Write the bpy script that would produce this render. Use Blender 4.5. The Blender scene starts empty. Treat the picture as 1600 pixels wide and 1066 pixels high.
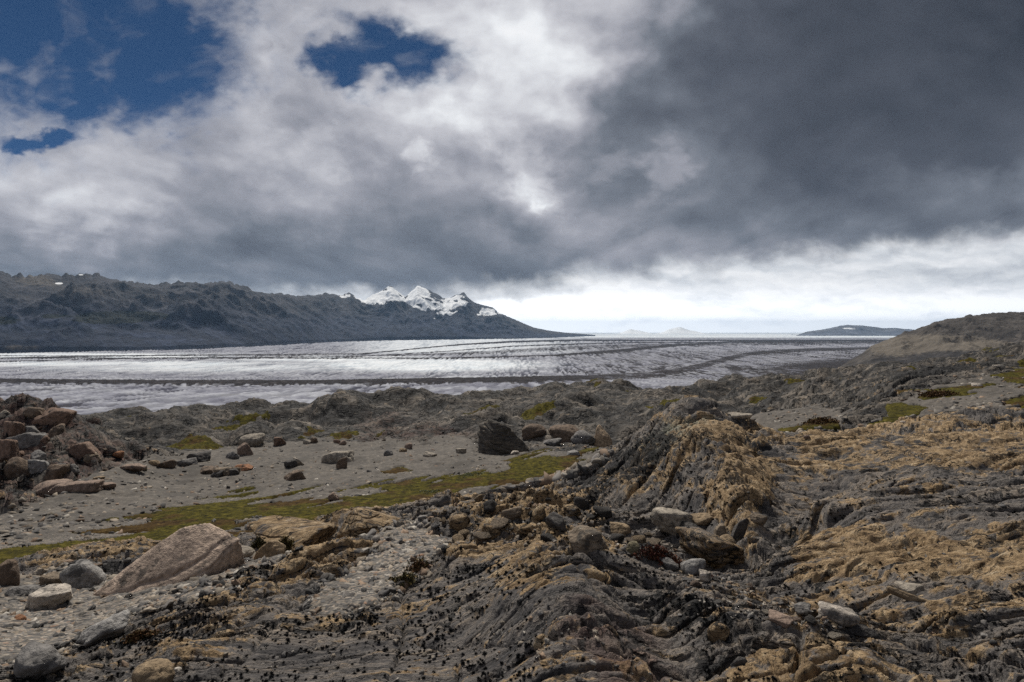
import bpy, bmesh, math
import numpy as np
from mathutils import Vector, Euler

SC = bpy.context.scene
COL = SC.collection
F = 800.0            # focal length in pixels of the 1600 px wide photograph (18 mm on 36 mm)
HY = 518.0           # row of the true horizon
RNG = np.random.default_rng(7)
f32 = np.float32

# ------------------------------------------------------------------ noise
_pr = np.random.default_rng(11)
_perm = _pr.permutation(1024).astype(np.int32)
_perm = np.concatenate([_perm, _perm, _perm])
_g = _pr.normal(size=(1024, 3)); _g /= np.linalg.norm(_g, axis=1)[:, None]
_g = _g.astype(f32)

def perlin(x, y, z):
    x = np.asarray(x, f32); y = np.asarray(y, f32); z = np.asarray(z, f32)
    x, y, z = np.broadcast_arrays(x, y, z)
    xi = np.floor(x); yi = np.floor(y); zi = np.floor(z)
    fx = x - xi; fy = y - yi; fz = z - zi
    xi = xi.astype(np.int32) & 1023; yi = yi.astype(np.int32) & 1023; zi = zi.astype(np.int32) & 1023
    u = fx*fx*fx*(fx*(fx*6-15)+10); v = fy*fy*fy*(fy*(fy*6-15)+10); w = fz*fz*fz*(fz*(fz*6-15)+10)
    out = 0
    for dx in (0, 1):
        wx = u if dx else 1-u
        hx = _perm[xi+dx]
        for dy in (0, 1):
            wy = wx*(v if dy else 1-v)
            hy = _perm[hx+yi+dy]
            for dz in (0, 1):
                g = _g[_perm[hy+zi+dz]]
                out = out + wy*(w if dz else 1-w)*(g[..., 0]*(fx-dx)+g[..., 1]*(fy-dy)+g[..., 2]*(fz-dz))
    return out*1.5

def fbm(x, y, z, octaves=4, lac=2.03, gain=0.5):
    a = 1.0; s = 0; o = 0
    for i in range(octaves):
        s = s + a*perlin(x+o, y-o, z+o*0.7); x = x*lac; y = y*lac; z = z*lac; a *= gain; o += 17.3
    return s

def sstep(a, b, x):
    t = np.clip((x-a)/(b-a), 0, 1)
    return t*t*(3-2*t)

# ------------------------------------------------------------------ mesh helpers
def link(o):
    COL.objects.link(o); return o

def mesh_np(name, verts, faces, mat=None, smooth=True, attrs=None, parent=None):
    """verts (n,3), faces (m,3|4) numpy -> one mesh object; attrs: name -> (n,) or (n,3) per vertex"""
    me = bpy.data.meshes.new(name)
    n = len(verts); m = len(faces); k = faces.shape[1]
    me.vertices.add(n); me.vertices.foreach_set('co', np.ascontiguousarray(verts, f32).ravel())
    me.loops.add(m*k); me.loops.foreach_set('vertex_index', np.ascontiguousarray(faces, np.int32).ravel())
    me.polygons.add(m)
    me.polygons.foreach_set('loop_start', np.arange(0, m*k, k, dtype=np.int32))
    me.polygons.foreach_set('use_smooth', np.full(m, smooth, bool))
    me.update(calc_edges=True)
    for an, av in (attrs or {}).items():
        av = np.asarray(av, f32)
        if av.ndim == 1:
            a = me.attributes.new(an, 'FLOAT', 'POINT'); a.data.foreach_set('value', av)
        else:
            a = me.attributes.new(an, 'FLOAT_COLOR', 'POINT')
            c = np.ones((n, 4), f32); c[:, :3] = av; a.data.foreach_set('color', c.ravel())
    if mat: me.materials.append(mat)
    o = link(bpy.data.objects.new(name, me))
    if parent: o.parent = parent
    return o

def grid_faces(nr, nc, keep=None):
    i = np.arange(nr*nc, dtype=np.int32).reshape(nr, nc)
    q = np.stack([i[:-1, :-1], i[:-1, 1:], i[1:, 1:], i[1:, :-1]], -1).reshape(-1, 4)
    if keep is not None:
        q = q[keep.ravel()[q].any(axis=1)]
    return q

def compact(verts, faces, attrs):
    used = np.unique(faces)
    mp = np.zeros(len(verts), np.int32); mp[used] = np.arange(len(used))
    return verts[used], mp[faces], {k: np.asarray(v)[used] for k, v in attrs.items()}

def tag(o, label, cat=None, group=None, kind=None):
    o['label'] = label
    if cat: o['category'] = cat
    if group: o['group'] = group
    if kind: o['kind'] = kind
    return o

# ------------------------------------------------------------------ node helpers
class NT:
    """small writer for node trees: values may be sockets or constants"""
    def __init__(s, tree):
        s.t = tree; tree.nodes.clear()
    def n(s, typ, **kw):
        nd = s.t.nodes.new(typ)
        for k, v in kw.items(): setattr(nd, k, v)
        return nd
    def put(s, sock, v):
        if v is None: return
        if isinstance(v, bpy.types.NodeSocket): s.t.links.new(v, sock)
        else:
            if sock.type in ('RGBA',) and len(v) == 3: v = (*v, 1)
            sock.default_value = v
    def m(s, op, a, b=None, c=None, clamp=False):
        nd = s.n('ShaderNodeMath', operation=op, use_clamp=clamp)
        for i, v in enumerate((a, b, c)): s.put(nd.inputs[i], v)
        return nd.outputs[0]
    def vm(s, op, a, b=None, scale=None):
        nd = s.n('ShaderNodeVectorMath', operation=op)
        s.put(nd.inputs[0], a); s.put(nd.inputs[1], b)
        if scale is not None: s.put(nd.inputs['Scale'], scale)
        return nd.outputs['Value'] if op in ('DOT_PRODUCT', 'LENGTH', 'DISTANCE') else nd.outputs[0]
    def noise(s, vec, scale, detail=4, rough=0.5, dist=0.0, dim='3D', lac=2.0, typ=None, out=0):
        nd = s.n('ShaderNodeTexNoise', noise_dimensions=dim)
        if typ: nd.noise_type = typ
        s.put(nd.inputs['Vector'], vec); s.put(nd.inputs['Scale'], scale); s.put(nd.inputs['Detail'], detail)
        s.put(nd.inputs['Roughness'], rough); s.put(nd.inputs['Distortion'], dist); s.put(nd.inputs['Lacunarity'], lac)
        return nd.outputs[out]
    def voro(s, vec, scale, feature='F1', out='Distance', rnd=1.0, metric='EUCLIDEAN'):
        nd = s.n('ShaderNodeTexVoronoi', feature=feature, distance=metric)
        s.put(nd.inputs['Vector'], vec); s.put(nd.inputs['Scale'], scale); s.put(nd.inputs['Randomness'], rnd)
        return nd.outputs[out]
    def ss(s, a, b, x, lo=0.0, hi=1.0):
        nd = s.n('ShaderNodeMapRange', interpolation_type='SMOOTHSTEP')
        for i, v in enumerate((x, a, b, lo, hi)): s.put(nd.inputs[i], v)
        return nd.outputs[0]
    def mix(s, f, a, b, mode='MIX'):
        nd = s.n('ShaderNodeMix', data_type='RGBA', blend_type=mode)
        s.put(nd.inputs[0], f); s.put(nd.inputs[6], a); s.put(nd.inputs[7], b)
        return nd.outputs[2]
    def ramp(s, x, stops, interp='LINEAR'):
        nd = s.n('ShaderNodeValToRGB'); r = nd.color_ramp; r.interpolation = interp
        while len(r.elements) < len(stops): r.elements.new(0.5)
        for e, (p, c) in zip(r.elements, stops):
            e.position = p; e.color = (*c, 1) if len(c) == 3 else c
        s.put(nd.inputs[0], x)
        return nd.outputs[0]
    def attr(s, name, out='Fac'):
        nd = s.n('ShaderNodeAttribute', attribute_name=name)
        return nd.outputs[out]
    def comb(s, x, y, z):
        nd = s.n('ShaderNodeCombineXYZ')
        for i, v in enumerate((x, y, z)): s.put(nd.inputs[i], v)
        return nd.outputs[0]
    def bump(s, h, dist, strength=1.0, normal=None):
        nd = s.n('ShaderNodeBump')
        s.put(nd.inputs['Height'], h); s.put(nd.inputs['Distance'], dist); s.put(nd.inputs['Strength'], strength)
        if normal is not None: s.put(nd.inputs['Normal'], normal)
        return nd.outputs[0]
    def surf(s, col, rough=0.9, normal=None, spec=0.3):
        b = s.n('ShaderNodeBsdfPrincipled'); o = s.n('ShaderNodeOutputMaterial')
        s.put(b.inputs['Base Color'], col); s.put(b.inputs['Roughness'], rough)
        s.put(b.inputs['Specular IOR Level'], spec)
        if normal is not None: s.put(b.inputs['Normal'], normal)
        s.t.links.new(b.outputs[0], o.inputs[0])
        return b

def material(name):
    m = bpy.data.materials.new(name); m.use_nodes = True
    return m, NT(m.node_tree)

def srgb(*c):
    return tuple((v/12.92 if v <= .04045 else ((v+.055)/1.055)**2.4) for v in (x/255 for x in c))
RES = 1.0
SUN_STRENGTH = 4.2
# ------------------------------------------------------------------ camera, sun, sky
cam = bpy.data.cameras.new('camera'); cam_o = link(bpy.data.objects.new('camera', cam))
cam.sensor_width = 36; cam.lens = 18; cam.clip_start = 0.05; cam.clip_end = 120000
cam.shift_y = -(533-HY)/1600
cam_o.location = (0, 0, 0); cam_o.rotation_euler = (math.pi/2, 0, 0)
SC.camera = cam_o

SUN_EL, SUN_AZ = math.radians(52), math.radians(-14)     # azimuth measured from the view axis, towards the right
sun = bpy.data.lights.new('sun', 'SUN'); sun_o = link(bpy.data.objects.new('sun', sun))
sun.energy = SUN_STRENGTH; sun.angle = math.radians(14); sun.color = (1.0, 0.94, 0.84)
sun_dir = Vector((math.sin(SUN_AZ)*math.cos(SUN_EL), math.cos(SUN_AZ)*math.cos(SUN_EL), math.sin(SUN_EL)))
sun_o.rotation_euler = sun_dir.to_track_quat('Z', 'Y').to_euler()

def build_world():
    w = bpy.data.worlds.new('World'); SC.world = w; w.use_nodes = True
    k = NT(w.node_tree)
    tc = k.n('ShaderNodeTexCoord').outputs['Generated']
    sx = k.n('ShaderNodeSeparateXYZ'); k.put(sx.inputs[0], tc)
    X, Y, Z = sx.outputs
    ay = k.m('MAXIMUM', k.m('ABSOLUTE', Y), 0.22)
    # position on the cloud sheet, in hundreds of "tangent units": 8 = 45 degrees off the view axis
    U = k.m('MULTIPLY', k.m('DIVIDE', X, ay), 8.0)
    V = k.m('MULTIPLY', k.m('DIVIDE', Z, ay), 8.0)
    P = k.comb(U, V, 0.0)
    P5 = k.comb(U, k.m('MULTIPLY', V, 1.35), 0.0)
    # slow warps so that every edge wanders
    wn = k.noise(P5, 0.42, 4, 0.55, out=1)
    warp = k.vm('SUBTRACT', wn, (0.5, 0.5, 0.5))
    wn2 = k.noise(P5, 1.7, 4, 0.55, out=1)
    warp2 = k.vm('SUBTRACT', wn2, (0.5, 0.5, 0.5))
    PW = k.vm('ADD', P, k.vm('ADD', k.vm('SCALE', warp, scale=1.9), k.vm('SCALE', warp2, scale=0.9)))
    # brightness of the deck: rows of stops across the view, blended from row to row
    sp = k.n('ShaderNodeSeparateXYZ'); k.put(sp.inputs[0], PW)
    cx = k.m('DIVIDE', k.m('ADD', sp.outputs[0], 12.0), 24.0)
    cy = k.m('SUBTRACT', HY, k.m('MULTIPLY', sp.outputs[1], 100.0))
    rows = [(-260, [(-400,.5),(0,.5),(400,.6),(800,.66),(1100,.45),(1500,.3),(2000,.25)]),
            (-30, [(-400,.60),(0,.62),(300,.66),(420,.69),(520,.62),(640,.71),(760,.82),(850,.83),(930,.70),(1000,.70),(1060,.62),(1120,.38),(1230,.30),(1400,.27),(1600,.21),(2000,.2)]),
            (80, [(-400,.60),(0,.62),(300,.66),(400,.70),(490,.63),(560,.68),(700,.80),(790,.88),(870,.85),(950,.73),(1020,.47),(1100,.34),(1250,.31),(1420,.28),(1600,.24),(2000,.22)]),
            (165, [(-400,.60),(0,.62),(120,.68),(250,.66),(340,.72),(420,.68),(500,.62),(580,.66),(640,.73),(760,.82),(850,.78),(920,.52),(980,.40),(1080,.38),(1200,.31),(1350,.29),(1500,.28),(1600,.28),(2000,.26)]),
            (245, [(-400,.55),(0,.64),(100,.60),(200,.62),(300,.58),(400,.64),(500,.71),(580,.64),(660,.62),(740,.57),(820,.66),(880,.50),(950,.41),(1010,.52),(1080,.45),(1200,.34),(1330,.31),(1480,.30),(1600,.31),(2000,.3)]),
            (325, [(-400,.55),(0,.58),(90,.67),(180,.66),(260,.52),(350,.48),(470,.58),(560,.54),(660,.48),(760,.52),(830,.66),(900,.53),(1000,.47),(1080,.48),(1180,.40),(1300,.36),(1420,.40),(1520,.46),(1600,.46),(2000,.45)]),
            (405, [(-400,.46),(0,.46),(100,.49),(220,.45),(350,.45),(480,.43),(600,.43),(700,.40),(800,.43),(880,.52),(980,.50),(1060,.48),(1160,.50),(1280,.5),(1400,.5),(2000,.5)])]
    L = None; prev = None
    for py, st in rows:
        nd = k.n('ShaderNodeValToRGB'); r = nd.color_ramp; r.interpolation = 'B_SPLINE'
        while len(r.elements) < len(st): r.elements.new(0.5)
        for e, (px, v) in zip(r.elements, st):
            e.position = (px+400)/2400; e.color = (v, v, v, 1)
        k.put(nd.inputs[0], cx)
        if L is None: L = nd.outputs[0]
        else: L = k.mix(k.ss(prev, py, cy), L, nd.outputs[0])
        prev = py
    L = k.m('MULTIPLY', L, 1.0)
    # billows: relief of a turbulent field seen with light from above
    PB = k.vm('ADD', P5, k.vm('SCALE', warp, scale=1.0))
    # the same deck seen as a level sheet overhead: long bands that run together towards the horizon
    zz = k.m('ADD', k.m('MAXIMUM', Z, 0.0), 0.16)
    PL = k.vm('ADD', k.comb(k.m('DIVIDE', X, zz), k.m('MULTIPLY', k.m('DIVIDE', Y, zz), 0.55), 2.2), k.vm('SCALE', warp, scale=0.5))
    p0 = k.noise(PL, 1.25, 7, 0.52, .3); p1 = k.noise(k.vm('ADD', PL, (0.03, -0.16, 0.0)), 1.25, 7, 0.52, .3)
    prel = k.m('SUBTRACT', p0, p1)
    b0 = k.noise(PB, 0.62, 6, 0.47)
    b1 = k.noise(k.vm('ADD', PB, (0.08, 0.34, 0.0)), 0.62, 6, 0.47)
    rel = k.m('SUBTRACT', b0, b1)
    fine = k.m('SUBTRACT', k.noise(PB, 2.2, 6, 0.5), 0.5)
    big = k.m('SUBTRACT', k.noise(PB, 0.33, 3, 0.5), 0.5)
    amp = k.ss(0.25, 0.7, L, 0.26, 0.95)
    L = k.m('ADD', L, k.m('MULTIPLY', amp, k.m('ADD', k.m('ADD', k.m('ADD', k.m('MULTIPLY', rel, 0.5), k.m('MULTIPLY', prel, 0.6)), k.m('MULTIPLY', fine, 0.10)), k.m('MULTIPLY', k.m('SUBTRACT', p0, 0.5), 0.42))))
    DECK = [(0.0, srgb(30,33,41)), (0.2, srgb(50,54,63)), (0.32, srgb(80,84,94)), (0.45, srgb(112,117,127)), (0.6, srgb(155,156,165)),
                      (0.75, srgb(196,196,202)), (0.9, srgb(236,238,241)), (1.0, srgb(252,252,253))]
    # the bright far layer under the deck
    PH = k.comb(k.m('MULTIPLY', U, 0.55), k.m('MULTIPLY', V, 1.9), 3.7)
    PHW = k.vm('ADD', PH, k.vm('SCALE', warp2, scale=0.5))
    h0 = k.noise(PHW, 0.9, 7, 0.58)
    h1 = k.noise(k.vm('ADD', PHW, (0.03, 0.22, 0.0)), 0.9, 7, 0.58)
    HL = k.m('ADD', 0.925, k.m('ADD', k.m('MULTIPLY', k.m('SUBTRACT', h0, h1), 0.55), k.m('MULTIPLY', k.m('SUBTRACT', h0, 0.55), 0.35)))
    low = k.ss(0.0, 0.9, V, 0.12, 0.0)
    rightgrey = k.m('MULTIPLY', k.ss(4.0, 7.5, U), k.ss(0.3, 0.9, V, 0.0, 0.10))
    leftgrey = k.ss(-1.0, -5.5, U, 0.0, 0.16)
    HL = k.m('SUBTRACT', k.m('SUBTRACT', k.m('ADD', HL, low), rightgrey), leftgrey)
    far = k.ramp(HL, [(0.0, srgb(90,98,112)), (0.55, srgb(148,154,166)), (0.72, srgb(190,194,201)), (0.84, srgb(222,225,229)), (0.93, srgb(243,244,246)), (1.0, srgb(255,255,255))])
    fc = k.n('ShaderNodeFloatCurve'); cv = fc.mapping.curves[0]
    ex = [(-400, 70), (0, 70), (200, 66), (400, 58), (600, 54), (760, 60), (860, 74), (950, 90), (1050, 100), (1180, 110), (1300, 122), (1400, 136), (1600, 146), (2000, 150)]
    while len(cv.points) < len(ex): cv.points.new(0.5, 0.5)
    for p, (x, h) in zip(cv.points, ex): p.location = ((x+400)/2400, h/200)
    fc.mapping.update()
    k.put(fc.inputs['Value'], k.m('DIVIDE', k.m('ADD', U, 12.0), 24.0))
    edge = k.m('MULTIPLY', fc.outputs[0], 2.0)
    rag = k.m('ADD', k.m('MULTIPLY', k.m('SUBTRACT', k.noise(PB, 1.1, 6, 0.55), 0.5), 0.55), k.m('MULTIPLY', fine, 0.25))
    deckness = k.ss(-0.22, 0.26, k.m('ADD', k.m('SUBTRACT', V, edge), rag))
    # holes that show the blue
    def hole(px, py, rx, ry, rot=0.0):
        c = ((px-800)/100, (HY-py)/100, 0)
        d = k.vm('SUBTRACT', k.vm('ADD', P, k.vm('ADD', k.vm('SCALE', warp, scale=0.9), k.vm('SCALE', warp2, scale=0.9))), c)
        mp = k.n('ShaderNodeMapping', vector_type='TEXTURE')
        k.put(mp.inputs['Vector'], d); mp.inputs['Rotation'].default_value = (0, 0, math.radians(rot)); mp.inputs['Scale'].default_value = (rx/100, ry/100, 1)
        return k.m('SUBTRACT', 1.0, k.vm('LENGTH', mp.outputs[0]))
    hs = [hole(60, -20, 320, 225), hole(240, 90, 150, 115, 10), hole(120, 130, 110, 60, -20), hole(620, 85, 98, 54, -22), hole(540, 88, 60, 36, -10), hole(70, 215, 75, 20)]
    hm = hs[0]
    for h in hs[1:]: hm = k.m('MAXIMUM', hm, h)
    wisp = k.m('SUBTRACT', k.noise(PB, 1.7, 8, 0.54), 0.5)
    rim = k.m('MULTIPLY', k.ss(-0.75, 0.05, hm), k.m('ADD', 0.05, k.m('MULTIPLY', wisp, 0.25)))
    def puff(px, py, r, v):
        c = ((px-800)/100, (HY-py)/100, 0)
        d = k.vm('LENGTH', k.vm('SUBTRACT', k.vm('ADD', P, k.vm('SCALE', warp2, scale=0.8)), c))
        return k.m('MULTIPLY', k.ss(1.0, 0.1, k.m('SUBTRACT', k.m('DIVIDE', d, r/100), k.m('MULTIPLY', wisp, 2.4))), v)
    for a_ in ((657, 247, 30, .13), (836, 326, 24, .12), (835, 275, 75, .14), (1045, 262, 60, .13), (960, 255, 40, .09), (420, 95, 60, .08), (500, 240, 70, .07), (120, 330, 80, .07)):
        L = k.m('ADD', L, puff(*a_))
    deck = k.ramp(k.m('ADD', L, rim), DECK)
    cloud = k.mix(deckness, far, deck)
    w2 = k.m('SUBTRACT', k.noise(PB, 0.95, 4, 0.5), 0.5)
    body = k.m('ADD', hm, k.m('ADD', k.m('MULTIPLY', wisp, 1.3), k.m('MULTIPLY', w2, 0.6)))
    cov = k.ss(0.50, -0.42, body)
    veil = k.noise(k.vm('ADD', k.vm('MULTIPLY', P5, (1.0, 1.6, 1.0)), k.vm('SCALE', warp, scale=2.0)), 0.9, 7, 0.56)
    thin = k.m('MULTIPLY', k.ss(0.52, 0.80, veil), 0.22)
    cov = k.m('MAXIMUM', cov, thin)
    # below the horizon: dull earth
    cloud = k.mix(k.ss(-0.02, -0.5, V), cloud, srgb(70,72,76))
    sky = k.n('ShaderNodeTexSky', sky_type='NISHITA'); sky.sun_disc = False
    sky.sun_elevation = SUN_EL; sky.sun_rotation = SUN_AZ; sky.altitude = 3500; sky.air_density = 0.5; sky.dust_density = 0.1; sky.ozone_density = 3.5
    b1_ = k.n('ShaderNodeBackground'); k.put(b1_.inputs[0], k.mix(1.0, sky.outputs[0], (.50, .92, 1.12), 'MULTIPLY')); b1_.inputs[1].default_value = 0.05
    b2_ = k.n('ShaderNodeBackground'); k.put(b2_.inputs[0], cloud); k.put(b2_.inputs[1], k.ss(0.9, 0.0, k.m('ADD', V, k.m('MULTIPLY', deckness, 2.0)), 1.0, 1.8))
    mx = k.n('ShaderNodeMixShader'); k.put(mx.inputs[0], k.m('MAXIMUM', cov, k.ss(0.6, 0.2, V)))
    k.t.links.new(b1_.outputs[0], mx.inputs[1]); k.t.links.new(b2_.outputs[0], mx.inputs[2])
    o = k.n('ShaderNodeOutputWorld'); k.t.links.new(mx.outputs[0], o.inputs['Surface'])
build_world()
SC.view_settings.view_transform = 'Standard'; SC.view_settings.look = 'None'
SC.view_settings.exposure = 0; SC.view_settings.gamma = 1
SC.cycles.use_denoising = False
# ------------------------------------------------------------------ near terrain: shape from surveyed points (column, row, distance)
PTS = [
 # below the frame and the bottom edge
 (-500,1400,1.4),(0,1400,1.45),(400,1400,1.45),(800,1400,1.42),(1200,1400,1.4),(1600,1400,1.35),(2100,1400,1.3),
 (0,1066,2.55),(200,1066,2.5),(420,1066,2.45),(620,1066,2.42),(740,1066,2.4),(1150,1066,2.32),(1400,1066,2.3),(1600,1066,2.2),
 # central arched slab (A)
 (840,1066,2.22),(850,990,2.55),(870,920,3.0),(905,870,3.5),(960,850,4.0),
 (940,1000,2.52),(1010,1040,2.4),(900,1040,2.32),
 (985,900,3.45),(1020,950,3.05),(1055,1010,2.72),(1090,1062,2.45),
 (1080,930,3.05),(1130,1000,2.6),(1230,1040,2.4),(1350,1040,2.32),
 (1040,880,3.9),(1120,900,3.75),(1220,950,3.35),(1330,985,3.0),
 # ridge B: crest, left foot, silhouette, right gully
 (1085,629,9.5),(1060,632,9.7),(1110,684,8.0),(1150,730,6.9),(1172,774,6.1),(1190,836,5.2),(1195,888,4.6),(1130,639,9.6),(1170,672,9.2),
 (1000,682,9.4),(1030,655,9.6),(945,712,9.6),(905,738,9.6),
 (880,765,8.4),(935,790,7.5),(1000,800,6.9),(1060,830,6.1),(1110,850,5.6),(1150,885,5.0),(1040,740,7.6),(1090,760,6.9),
 (1222,728,8.0),(1215,770,7.1),(1225,810,6.3),(1225,858,5.4),(1180,900,4.8),
 # right slab
 (1230,690,9.6),(1300,702,9.0),(1400,695,9.2),(1500,690,9.4),(1600,690,9.2),(1750,690,9),
 (1260,800,5.7),(1400,780,5.8),(1600,780,5.5),(1800,780,5.3),(1250,860,4.5),(1320,870,4.25),(1450,860,4.25),(1600,860,4.0),(1800,860,3.9),
 (1270,930,3.65),(1400,960,3.2),(1520,940,3.2),(1600,960,3.0),(1800,960,2.8),
 # upper right ridge and its back
 (1300,682,11),(1400,657,12.6),(1470,640,13.2),(1530,633,13.2),(1600,640,12.2),(1750,640,12),(1400,675,11),(1600,665,10.6),
 # terrace behind, dark rib, upper right slope
 (1410,640,22),(1400,622,26),(1450,612,27),(1500,602,29),(1600,592,31),(1750,590,30),(1600,630,20),(1520,628,22),
 (1345,640,25),(1250,662,20),(1290,668,17),(1215,672,18),(1180,650,30),(1240,640,32),(1320,638,29),
 (1400,592,34),(1375,620,30),(1310,640,32),(1260,622,45),
 (1600,536,115),(1500,562,95),(1400,585,75),(1600,560,70),(1500,580,55),(1600,575,45),(1750,530,110),(1750,560,60),
 (1350,580,100),(1300,584,105),(1200,593,100),(1130,597,95),(1060,612,88),(1000,608,92),(960,600,92),(850,600,92),(800,612,85),(755,616,80),
 (690,620,76),(600,633,70),(540,630,70),(480,641,67),(390,655,62),(300,642,66),(230,652,62),(165,662,60),(0,650,62),(-200,640,60),
 # knoll feet and basin
 (200,700,47),(300,690,48),(400,685,48),(480,690,46),(560,688,46),(650,685,46),(730,685,44),(600,660,55),(850,652,58),(900,690,42),(1000,660,52),(1100,640,62),(700,660,50),
 (1000,635,72),(1150,630,62),(1250,605,75),(1150,612,80),(400,665,56),(950,640,62),
 # gravel plain
 (860,705,34),(800,712,34),(745,712,33),(700,742,28),(600,720,33),(500,720,34),(400,720,33),(500,760,26),(300,762,27),(200,800,20),(100,830,16.5),(0,850,14.5),
 (400,820,17.5),(550,790,21),(700,772,23.5),(860,730,28),(0,890,11.8),(100,860,14),(250,845,15.5),(330,730,31),(240,735,29),(920,700,35),
 # rubble hill on the left
 (60,638,31),(30,655,30),(0,652,30),(-150,640,30),(-150,700,26),(95,655,30),(130,668,29),(165,692,29),(195,705,30),(0,700,26.5),(60,700,26.5),(110,720,26),(170,728,26.5),(100,752,23.5),(0,775,22),(-150,800,20),
 (60,792,20.5),(0,800,18.5),
 # front left outcrops
 (100,864,7.6),(150,852,8.3),(230,852,8.6),(300,854,8.5),(100,880,7.2),(40,900,6.6),(200,868,7.1),(0,900,6.4),(-150,900,6.2),
 (100,922,5.8),(30,950,5.0),(200,930,5.3),(300,902,5.8),(150,980,4.2),(60,1010,3.6),(0,1010,3.5),(-150,1000,3.4),(380,880,6.3),(450,862,6.7),
 (390,842,7.8),(430,832,8.0),(480,836,7.8),(500,842,7.3),(565,803,7.9),(525,815,7.5),(612,815,7.3),(420,848,7.0),
 # ridge C and the dark overhang under its left side
 (590,838,6.0),(520,872,4.9),(470,900,4.4),(400,930,3.8),(350,960,3.4),(270,1020,2.85),(200,1066,2.55),
 (440,895,4.9),(340,938,3.95),(260,985,3.45),(180,1030,2.95),
 (380,905,4.9),(290,945,4.25),(200,985,3.75),(100,1040,3.05),
 # flat dark slab and stone pocket
 (550,950,3.6),(480,1000,3.1),(600,1000,3.08),(400,1040,2.7),(700,970,3.25),(750,905,3.9),(700,880,4.4),(760,1020,2.75),
 (600,870,5.0),(622,840,5.7),(560,912,4.3),(650,900,4.4),(672,840,6.0),(500,945,3.75),
 # rough centre and its back edge
 (700,812,6.8),(760,790,7.6),(850,790,7.5),(800,830,6.0),(900,820,6.1),(950,805,6.7),(680,790,8.2),(760,770,8.6),(850,762,8.8),(850,840,5.2),(640,800,8.0),
]
def P3(px, py, d): return ((px-800)/F, math.log(d), -(py-HY)/F*d)
CP = [P3(*p) for p in PTS]
# hidden ground between (column, height, distance)
for px, z, d in [(-300,-5.4,12),(0,-5.5,11),(120,-5.2,12.3),(230,-5.2,12.3),(330,-5.3,12.5),(430,-5.5,12.5),(500,-5.6,12.5),(565,-5.6,12.5),(640,-5.6,13),(700,-5.6,13.5),(760,-5.6,14),(850,-5.6,14.5),(920,-5.6,15),
                 (1000,-4.6,14),(1085,-4.2,14),(1170,-3.6,14),(1000,-7.4,25),(1085,-7.0,25),(1150,-6.4,24),(1400,-3.4,17),(1530,-3.0,17),(1650,-2.9,16),(1300,-3.3,14.5),
                 (60,-9.5,42),(0,-9.5,42),(130,-9.8,42),(-150,-9,42),(1000,-9.6,38),(1100,-9,38),(1180,-8,42),
                 (-300,-30,115),(0,-34,115),(300,-34,115),(600,-32,120),(900,-28,140),(1200,-26,150),(1400,-20,150),(1600,-12,160),(1750,-8,170),
                 (0,-1.5,.85),(800,-1.5,.85),(1600,-1.45,.85)]:
    CP.append(((px-800)/F, math.log(d), z))
CP = np.array(CP, np.float64)

def tps_fit(xy, z, reg=2e-4):
    n = len(z); r2 = ((xy[:, None]-xy[None])**2).sum(-1)
    K = 0.5*r2*np.log(r2+1e-12) + reg*np.eye(n)
    Pm = np.concatenate([np.ones((n, 1)), xy], 1)
    A = np.block([[K, Pm], [Pm.T, np.zeros((3, 3))]])
    return np.linalg.solve(A, np.concatenate([z, np.zeros(3)]))
def tps_eval(xy, z, sol, q):
    out = np.empty(len(q)); n = len(z)
    for i in range(0, len(q), 20000):
        r2 = ((q[i:i+20000, None]-xy[None])**2).sum(-1)
        out[i:i+20000] = (0.5*r2*np.log(r2+1e-12))@sol[:n] + sol[n] + q[i:i+20000]@sol[n+1:]
    return out
# fit the slope angle (height over distance), which varies gently where height does not
_xy = CP[:, :2]; _s = CP[:, 2]/np.exp(CP[:, 1])
_sol = tps_fit(_xy, _s)
CU = np.linspace(-1.95, 1.95, 520); CL = np.linspace(math.log(.85), math.log(460), 420)
_q = np.stack(np.meshgrid(CU, CL), -1).reshape(-1, 2)
# keep the survey inside its own width: beyond it the shape runs on unchanged
_qc = _q.copy(); _qc[:, 0] = np.clip(_qc[:, 0], -1.25, 1.25)
COARSE = tps_eval(_xy, _s, _sol, _qc).reshape(len(CL), len(CU))

def bil(gx, gy, A, x, y):
    i = np.clip(np.searchsorted(gx, x)-1, 0, len(gx)-2); j = np.clip(np.searchsorted(gy, y)-1, 0, len(gy)-2)
    tx = (x-gx[i])/(gx[i+1]-gx[i]); ty = (y-gy[j])/(gy[j+1]-gy[j])
    tx = np.clip(tx, 0, 1); ty = np.clip(ty, 0, 1)
    return (A[j, i]*(1-tx)+A[j, i+1]*tx)*(1-ty)+(A[j+1, i]*(1-tx)+A[j+1, i+1]*tx)*ty

# the sheet: columns are directions, rows are distances
U1 = np.concatenate([np.linspace(-1.9, -1.06, 70)[:-1], np.linspace(-1.06, 1.06, int(1180*RES)), np.linspace(1.06, 1.9, 70)[1:]])
def seg(a, b, step): return np.arange(math.log(a), math.log(b), step/RES)
L1 = np.concatenate([seg(.9, 2.15, .012), seg(2.15, 5, .0032), seg(5, 10, .0042), seg(10, 15, .008), seg(15, 40, .0062), seg(40, 115, .0065), seg(115, 430, .035)])
NR, NC = len(L1), len(U1)
Ug, Lg = np.meshgrid(U1, L1); Dg = np.exp(Lg)
Sg = bil(CU, CL, COARSE, Ug.ravel(), Lg.ravel()).reshape(NR, NC)
Zg = Sg*Dg
# beyond the knolls the ground falls away to the ice
drop = sstep(math.log(112), math.log(420), Lg)
Zg = np.where(Dg > 112, Zg*(1-drop) - drop*185, Zg)
Xg = Ug*Dg; Yg = Dg
PXg = 800+F*Ug; PYg = HY-F*Zg/Dg
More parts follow.
